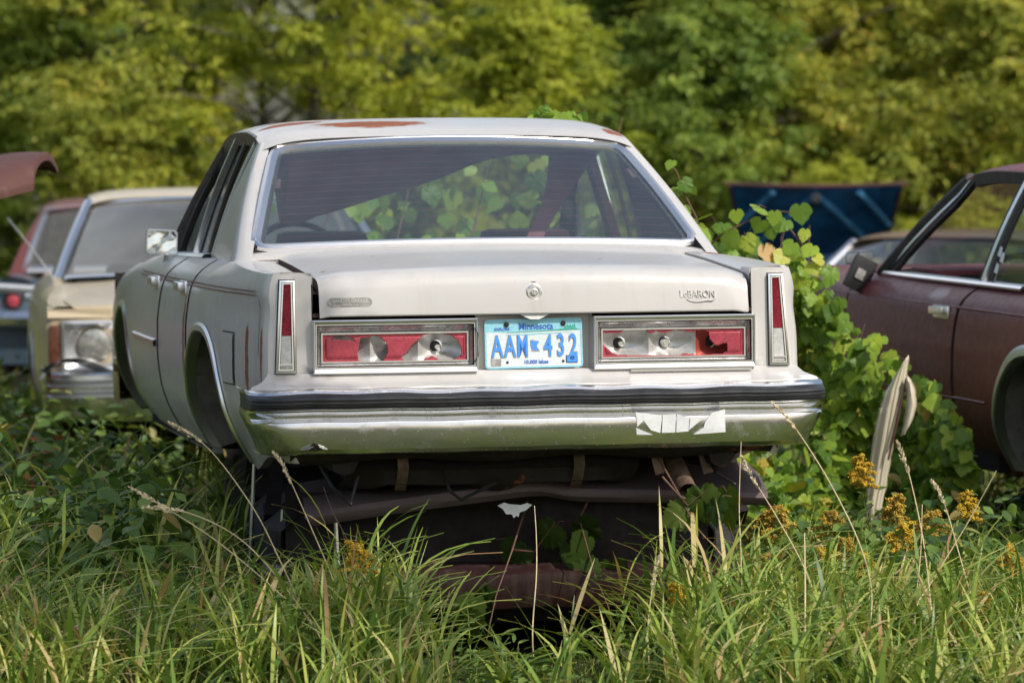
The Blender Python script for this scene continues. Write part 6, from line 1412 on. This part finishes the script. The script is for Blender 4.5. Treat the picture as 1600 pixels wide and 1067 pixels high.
def vines():
    rg = np.random.default_rng(8)
    # heap of vine right of the white sedan: a surface sampled from its outline in plan and height
    P = []
    top = [(0.62, 1.18), (0.80, 1.27), (0.95, 1.38), (1.10, 1.28), (1.20, 1.14), (1.30, 1.01), (1.42, 0.93), (1.55, 0.80), (1.66, 0.68), (1.74, 0.40)]
    while len(P) < 2300:
        x = rg.uniform(0.66, 1.72); zt = np.interp(x, [a for a, _ in top], [b_ for _, b_ in top]); z = zt * rg.uniform(0.06, 1.0) ** 0.75
        y = 18.3 - 1.0 * (1 - (z / 1.45)) + 0.30 * math.sin(5 * x + 3 * z) + 0.12 * math.sin(13 * x - 8 * z) + rg.exponential(0.10)
        if math.sin(9 * x + 2 * y) * math.sin(8 * z + 3 * x) > 0.55 and rg.random() < 0.8: continue
        if x < 0.66 + 0.06 * (18.5 - y): continue
        P.append((x, y, z + rg.normal(0, 0.02)))
    st = []
    for k in range(12):
        x = rg.uniform(0.7, 1.6); zt = np.interp(x, [a for a, _ in top], [b_ for _, b_ in top]); st.append([(x + 0.10 * math.sin(k + 4 * t), 18.5 - 0.8 * (1 - t) + 0.1 * math.sin(3 * k + 5 * t), zt * t * 1.05) for t in np.linspace(0, 1, 8)])
    vine('grape_vine', 'big heap of sunlit grape vine between the white sedan and the maroon car', st, P, M['vine'], (0.030, 0.074), seed=3, jit=0.65)
    # shoots standing above the heap
    sh = [[at(1100, 395, 17.6), at(1088, 340, 17.6), at(1068, 300, 17.6), at(1058, 270, 17.6), at(1047, 255, 17.6)]]
    lv = [at(1050, 252, 17.58), at(1066, 283, 17.58), at(1078, 292, 17.6), at(1060, 296, 17.62), at(1052, 312, 17.62), at(1068, 322, 17.6), at(1078, 345, 17.6), at(1092, 352, 17.58), at(1100, 370, 17.58), at(1112, 380, 17.55)]
    vine('grape_vine', 'thin grape shoot with small leaves climbing beside the right roof pillar', [list(map(tuple, sh[0]))], [tuple(p) for p in lv], M['vine'], (0.04, 0.062), seed=4)
    sh = [[at(1090, 400, 17.4), at(1130, 365, 17.4), at(1170, 345, 17.4), at(1215, 330, 17.4), at(1262, 335, 17.4)], [at(1215, 332, 17.4), at(1258, 390, 17.4), at(1290, 420, 17.4)]]
    lv = [at(x, y, 17.38) for x, y in ((1110, 335), (1130, 350), (1100, 358), (1150, 330), (1142, 362), (1178, 325), (1190, 345), (1165, 370), (1210, 332), (1208, 352), (1228, 345), (1250, 322), (1258, 360), (1270, 385), (1240, 380), (1285, 405), (1268, 412), (1300, 420), (1120, 385), (1145, 395), (1225, 395), (1195, 385))]
    vine('grape_vine', 'arching grape shoot crossing in front of the raised blue bonnet', [list(map(tuple, s_)) for s_ in sh], [tuple(p) for p in lv], M['vine'], (0.050, 0.080), seed=6)
    # over the roof
    lv = [at(x, y, 17.75) for x, y in ((838, 176), (850, 168), (862, 174), (876, 178), (858, 183), (900, 180), (910, 178), (846, 184), (868, 182), (893, 184), (842, 181))]
    vine('grape_vine', 'few grape leaves poking up behind the rusty white roof', [[tuple(at(890, 200, 17.95)), tuple(at(872, 184, 17.75)), tuple(at(848, 182, 17.75))], [tuple(at(930, 205, 17.95)), tuple(at(910, 188, 17.75)), tuple(at(895, 186, 17.75))]], [tuple(p) for p in lv], M['vine'], (0.055, 0.08), seed=9)
    # growing over the bonnet, seen through the glass
    P = [(rg.uniform(-1.05, 0.45), 0, rg.uniform(1.25, 1.78)) for _ in range(150)]; P = [(x, 19.0 + 0.18 * x + rg.uniform(0, 0.9), z - 0.25 * max(0, x - 0.1)) for x, y, z in P]
    st = [[(x + 0.15 * t, 18.9 + 0.3 * t, 1.15 + 0.65 * t) for t in np.linspace(0, 1, 5)] for x in (-0.8, -0.5, -0.2, 0.1, 0.3)]
    vine('grape_vine', 'grape vine smothering the bonnet, seen through the white sedan windows', st, P, M['vine'], (0.05, 0.085), seed=10, jit=0.8)
    # under the bumper
    lv = [(868, 822, 15.0), (905, 815, 14.95), (890, 850, 15.0), (918, 838, 14.93), (912, 872, 15.0), (955, 880, 15.0), (900, 900, 15.05), (938, 910, 15.05), (878, 880, 15.05), (806, 848, 15.0), (822, 856, 15.0), (755, 920, 14.75), (728, 955, 14.7), (742, 935, 14.75)]
    sh = [[(832, 720, 15.3), (822, 790, 15.1), (800, 860, 15.0), (775, 930, 14.9), (760, 1000, 14.8)], [(800, 858, 15.0), (835, 862, 15.0), (868, 815, 15.02)], [(930, 760, 15.2), (905, 810, 15.0), (930, 900, 15.0)]]
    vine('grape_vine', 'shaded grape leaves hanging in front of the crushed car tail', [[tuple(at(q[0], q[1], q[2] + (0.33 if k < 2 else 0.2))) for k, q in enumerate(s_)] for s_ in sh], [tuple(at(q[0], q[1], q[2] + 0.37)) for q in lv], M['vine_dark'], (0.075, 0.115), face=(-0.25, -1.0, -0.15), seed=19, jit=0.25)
    lv = [(1095, 765, 14.95), (1120, 782, 14.9), (1075, 800, 14.95), (1135, 768, 15.0)]
    sh = [[(1020, 700, 15.3), (1060, 770, 15.0), (1085, 820, 14.9), (1130, 870, 14.9)], [(1035, 745, 15.0), (1075, 790, 14.95), (1105, 765, 14.93)]]
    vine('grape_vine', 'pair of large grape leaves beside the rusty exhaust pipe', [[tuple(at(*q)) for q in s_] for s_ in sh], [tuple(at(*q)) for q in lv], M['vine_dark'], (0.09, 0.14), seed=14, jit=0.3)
vines()

# ---- goldenrod
def goldenrod_variant(seed, h, hw):
    rg = np.random.default_rng(seed); pts = [(0.03 * math.sin(k * 0.7 + seed), 0.02 * math.cos(k + seed), h * k / 8 - 0.02) for k in range(9)]
    paths = [(pts, 0.004, 0.0015)]; P, Y, Pi, S = [], [], [], []
    for k in range(46):
        t = rg.uniform(0.15, 0.82); z = h * t; az = k * 2.4; P.append((0.03 * math.sin(t * 8 * 0.7 + seed), 0.02 * math.cos(t * 8 + seed), z)); Y.append(az); Pi.append(rg.uniform(-0.3, 0.6)); S.append(rg.uniform(0.05, 0.09) * (1.15 - 0.5 * t))
    n = len(P); lv = scatter(T_SIMPLE[0], T_SIMPLE[1], np.array(P), rotmats(np.array(Y), np.array(Pi), rg.normal(0, 0.4, n)), np.array([[s_ * 0.75, s_, s_] for s_ in S]))
    FP = []; fh = 0.115 + 0.03 * rg.random(); lean = rg.uniform(0, 6.28)
    for k in range(20):
        t = k / 20; z0 = h - fh + fh * t; az = k * 2.4 + rg.normal(0, 0.4); L = hw * (1.0 - 0.75 * t ** 1.6) * rg.uniform(0.6, 1.15) + 0.008; ox, oy = 0.03 * t * t * math.cos(lean), 0.03 * t * t * math.sin(lean)
        br = [np.array([0.03 * math.sin(8 * .7 + seed) + ox, 0.02 * math.cos(8 + seed) + oy, z0]) + np.array([math.cos(az) * L * q, math.sin(az) * L * q, L * (0.85 * q - 0.75 * q * q)]) for q in np.linspace(0, 1, 6)]
        paths.append((br, 0.0012, 0.0006))
        for q in np.linspace(0.25, 1, int(6 + L * 200)):
            i = q * 5; i0 = min(int(i), 4); p = br[i0] + (br[i0 + 1] - br[i0]) * (i - i0)
            for _ in range(5): FP.append(p + rg.normal(0, 0.0042, 3) + np.array([0, 0, 0.005]))
    FP = np.array(FP); n = len(FP); octv = [(1, 0, 0), (-1, 0, 0), (0, 1, 0), (0, -1, 0), (0, 0, 1), (0, 0, -1)]; octf = [(0, 2, 4), (2, 1, 4), (1, 3, 4), (3, 0, 4), (2, 0, 5), (1, 2, 5), (3, 1, 5), (0, 3, 5)]
    fl = scatter(octv, octf, FP, rotmats(rg.uniform(0, 6, n), rg.uniform(0, 6, n), rg.uniform(0, 6, n)), rg.uniform(0.0026, 0.0052, n))
    return paths, lv, fl
def goldenrods():
    vs = []
    for seed, h, hw in ((31, 0.72, 0.055), (32, 0.60, 0.088), (33, 0.50, 0.060)):
        pa, lv, fl = goldenrod_variant(seed, h, hw); tv, tf = tubes_np(pa, 5)
        vs.append((h, np_mesh('stem', tv, tf, M['vinegreen'], None, True), np_mesh('leaves', *lv, M['weed_light']), np_mesh('flower_head', *fl, M['gold']), [True]))
    spots = [(1358, 712, 16.2, 0, 'gold', 'tallest bright goldenrod in front of the bent cream panel'), (1212, 792, 15.6, 1, 'goldbrown', 'brownish goldenrod nearest the right end of the white bumper'), (1195, 808, 15.8, 2, 'goldbrown', 'small brown goldenrod just left of the one nearest the bumper'),
             (1300, 800, 15.7, 1, 'goldbrown', 'fading goldenrod below and left of the bent cream panel'), (1318, 842, 15.3, 1, 'goldbrown', 'wide brown goldenrod low in the weeds under the bent panel'), (1282, 858, 15.2, 2, 'gold', 'low yellow goldenrod left of the wide brown one'), (1345, 866, 15.1, 2, 'gold', 'low yellow goldenrod right of the wide brown one'),
             (1403, 776, 15.9, 2, 'goldbrown', 'brown tufted goldenrod right of the tallest bright one'), (1418, 818, 15.4, 2, 'gold', 'small orange-yellow goldenrod beneath the brown tufted one'), (1455, 800, 15.8, 1, 'goldbrown', 'brown goldenrod before the dark space under the maroon car'), (1520, 768, 15.5, 0, 'gold', 'bright pointed goldenrod by the straight slanting straw under the maroon car'),
             (1572, 850, 15.0, 0, 'gold', 'large yellow goldenrod at the right edge'), (1592, 872, 14.9, 1, 'gold', 'yellow goldenrod cut by the right edge of the picture'), (1540, 925, 14.6, 2, 'gold', 'little goldenrod low in the grass near the right edge'), (1490, 930, 14.6, 2, 'gold', 'little goldenrod half hidden by grass left of the right edge ones'),
             (552, 850, 14.5, 2, 'gold', 'tiny goldenrod in front of the crushed car on the left'), (1052, 912, 14.4, 2, 'gold', 'tiny yellow goldenrod under the right end of the crushed car'), (1108, 1020, 13.7, 1, 'gold', 'nearest bright goldenrod low in the front grass'), (1195, 868, 15.4, 2, 'goldbrown', 'short brown goldenrod behind the front grass')]
    for k, (px, py, Y, v, mt, lab) in enumerate(spots):
        h, st, lv, fl, first = vs[v]; p = at(px, py, Y); root = empty('goldenrod', (p.x, p.y, 0), (0, 0, k * 1.3)); s_ = p.z / h; root.scale = (min(s_ * 1.0, 1.05),) * 2 + (s_,)
        tag(root, lab, 'wildflower', 'goldenrod in the grass')
        if first[0]: parts = (st, lv, fl); first[0] = False
        else:
            parts = tuple(o.copy() for o in (st, lv, fl))
            for o in parts: COL.objects.link(o)
        for o in parts: o.parent = root
        parts[2].material_slots[0].link = 'OBJECT'; parts[2].material_slots[0].material = M[mt]
M['vinegreen'] = simple('green_stem', (0.09, 0.13, 0.035), 0.6, 0, 0.25, 20)
goldenrods()

# ---- seed-headed grass stalks and dry stems, each one its own thing
def stalk(pts, lab, head=True, r=0.0022, brown=False):
    P = [Vector(at(*q)) for q in pts]; base = P[-1].copy()
    if base.z > 0: P.append(Vector((base.x + 0.01, base.y + 0.02, 0.0))); base = P[-1].copy()
    P = P[::-1]; fine = []
    for i in range(len(P) - 1):
        p0, p1, p2, p3 = P[max(i - 1, 0)], P[i], P[i + 1], P[min(i + 2, len(P) - 1)]
        for k in range(8):
            t = k / 8; fine.append(0.5 * ((2 * p1) + (p2 - p0) * t + (2 * p0 - 5 * p1 + 4 * p2 - p3) * t * t + (3 * p1 - p0 - 3 * p2 + p3) * t ** 3) - base)
    fine.append(P[-1] - base)
    root = empty('grass_stalk', base); tag(root, lab, 'grass stalk', 'dry stalks standing in the grass')
    tv, tf = tubes_np([([tuple(p) for p in fine], r * 1.25, r * 0.55)], 5); np_mesh('stem', tv, tf, M['vinestem'] if brown else M['straw'], root, True)
    if head:
        rg = np.random.default_rng(len(lab)); L = 0.0; hp = []
        j = len(fine) - 1
        while L < 0.105 and j > 0: L += (fine[j] - fine[j - 1]).length; j -= 1
        seg = [np.array(p) for p in fine[j:]]
        Pp, Yw, Pi, S = [], [], [], []
        ax = seg[-1] - seg[0]; ax = ax / np.linalg.norm(ax)
        for k in range(150):
            t = rg.random() * (len(seg) - 1); i = min(int(t), len(seg) - 2); p = seg[i] + (seg[i + 1] - seg[i]) * (t - i); w_ = 0.0050 * (0.35 + math.sin(math.pi * min(1, t / (len(seg) - 1) + 0.12)))
            d = rg.normal(0, 1, 3); d /= np.linalg.norm(d); p = p + d * w_ * rg.random(); v = ax + 0.45 * d; Pp.append(p); Yw.append(math.atan2(v[1], v[0]) - math.pi / 2); Pi.append(math.atan2(v[2], math.hypot(v[0], v[1]))); S.append(rg.uniform(0.007, 0.013))
        np_mesh('seed_head', *scatter(*T_SIMPLE, np.array(Pp), rotmats(np.array(Yw), np.array(Pi), rg.uniform(0, 6, 150)), np.array(S)), M['seed'], root)
stalk([(265, 660, 14.25), (325, 700, 14.25), (390, 785, 14.2), (430, 860, 14.2), (470, 960, 14.2)], 'dry seed-headed stalk leaning left below the rear wheel arch')
stalk([(205, 762, 14.2), (270, 800, 14.2), (345, 850, 14.15), (440, 930, 14.1), (520, 1010, 14.1)], 'upper of the two long pale stalks leaning far left before the dark weeds')
stalk([(226, 792, 14.1), (300, 803, 14.1), (385, 850, 14.05), (470, 950, 14.0), (540, 1065, 13.9)], 'lower of the two long pale stalks leaning far left, with fuzzy head')
stalk([(428, 708, 14.45), (446, 735, 14.45), (480, 810, 14.4), (520, 905, 14.4), (535, 960, 14.4)], 'thin seed-headed stalk rising to the left end of the bumper')
stalk([(1208, 630, 14.2), (1245, 672, 14.2), (1300, 760, 14.15), (1345, 855, 14.1), (1362, 930, 14.1), (1356, 1010, 14.05)], 'tall bent stalk crossing the right end of the chrome bumper', r=0.0026)
stalk([(1160, 715, 14.5), (1172, 740, 14.5), (1215, 810, 14.45), (1260, 895, 14.4), (1285, 980, 14.4)], 'seed-headed stalk just under the right bumper corner')
stalk([(1402, 690, 14.4), (1420, 740, 14.4), (1440, 830, 14.3), (1452, 920, 14.2), (1464, 1062, 14.0)], 'upright seed-headed stalk before the bent cream panel')
stalk([(1456, 752, 14.6), (1475, 785, 14.6), (1500, 870, 14.5), (1525, 960, 14.45), (1540, 1015, 14.4)], 'seed-headed stalk before the brown goldenrod by the tyre')
stalk([(1557, 735, 14.3), (1510, 820, 14.3), (1455, 910, 14.25), (1430, 960, 14.2)], 'straight bare straw slanting right beneath the maroon car', head=False)
stalk([(1257, 832, 13.9), (1258, 930, 13.8), (1258, 1062, 13.7)], 'stiff upright straw with no head below the right of the bumper', head=False, r=0.0034)
stalk([(1441, 788, 14.4), (1438, 870, 14.3), (1428, 960, 14.25), (1420, 1050, 14.2)], 'bare upright straw beside the tall seed-headed one', head=False)
stalk([(1158, 690, 14.6), (1155, 790, 14.55), (1158, 880, 14.5)], 'brown straw hanging close to the mauve lid tip', head=False)
stalk([(835, 790, 14.75), (838, 840, 14.7), (838, 900, 14.6), (832, 990, 14.5)], 'pale straw in front of the bent silver emblem', head=False)
stalk([(84, 998, 13.9), (104, 985, 13.9), (142, 976, 13.9), (204, 990, 13.9), (254, 1058, 13.8)], 'drooping arched stalk low at the bottom left')
stalk([(160, 838, 14.2), (185, 880, 14.2), (240, 955, 14.2), (355, 1012, 14.2)], 'reddish dead stem curving through the shaded grass on the left', head=False, brown=True)
stalk([(505, 760, 14.7), (520, 800, 14.7), (545, 850, 14.6), (560, 920, 14.5)], 'thin brown straw under the torn dent of the bumper', head=False, r=0.0015, brown=True)
stalk([(322, 700, 14.9), (322, 800, 14.85), (315, 980, 14.7)], 'upright brown stem beside the rear wheel arch', head=False, r=0.0015, brown=True)
stalk([(1030, 870, 14.3), (1022, 900, 14.3), (1015, 950, 14.25), (1012, 1000, 14.2)], 'short seed-headed stalk before the dark tail of the crushed car')
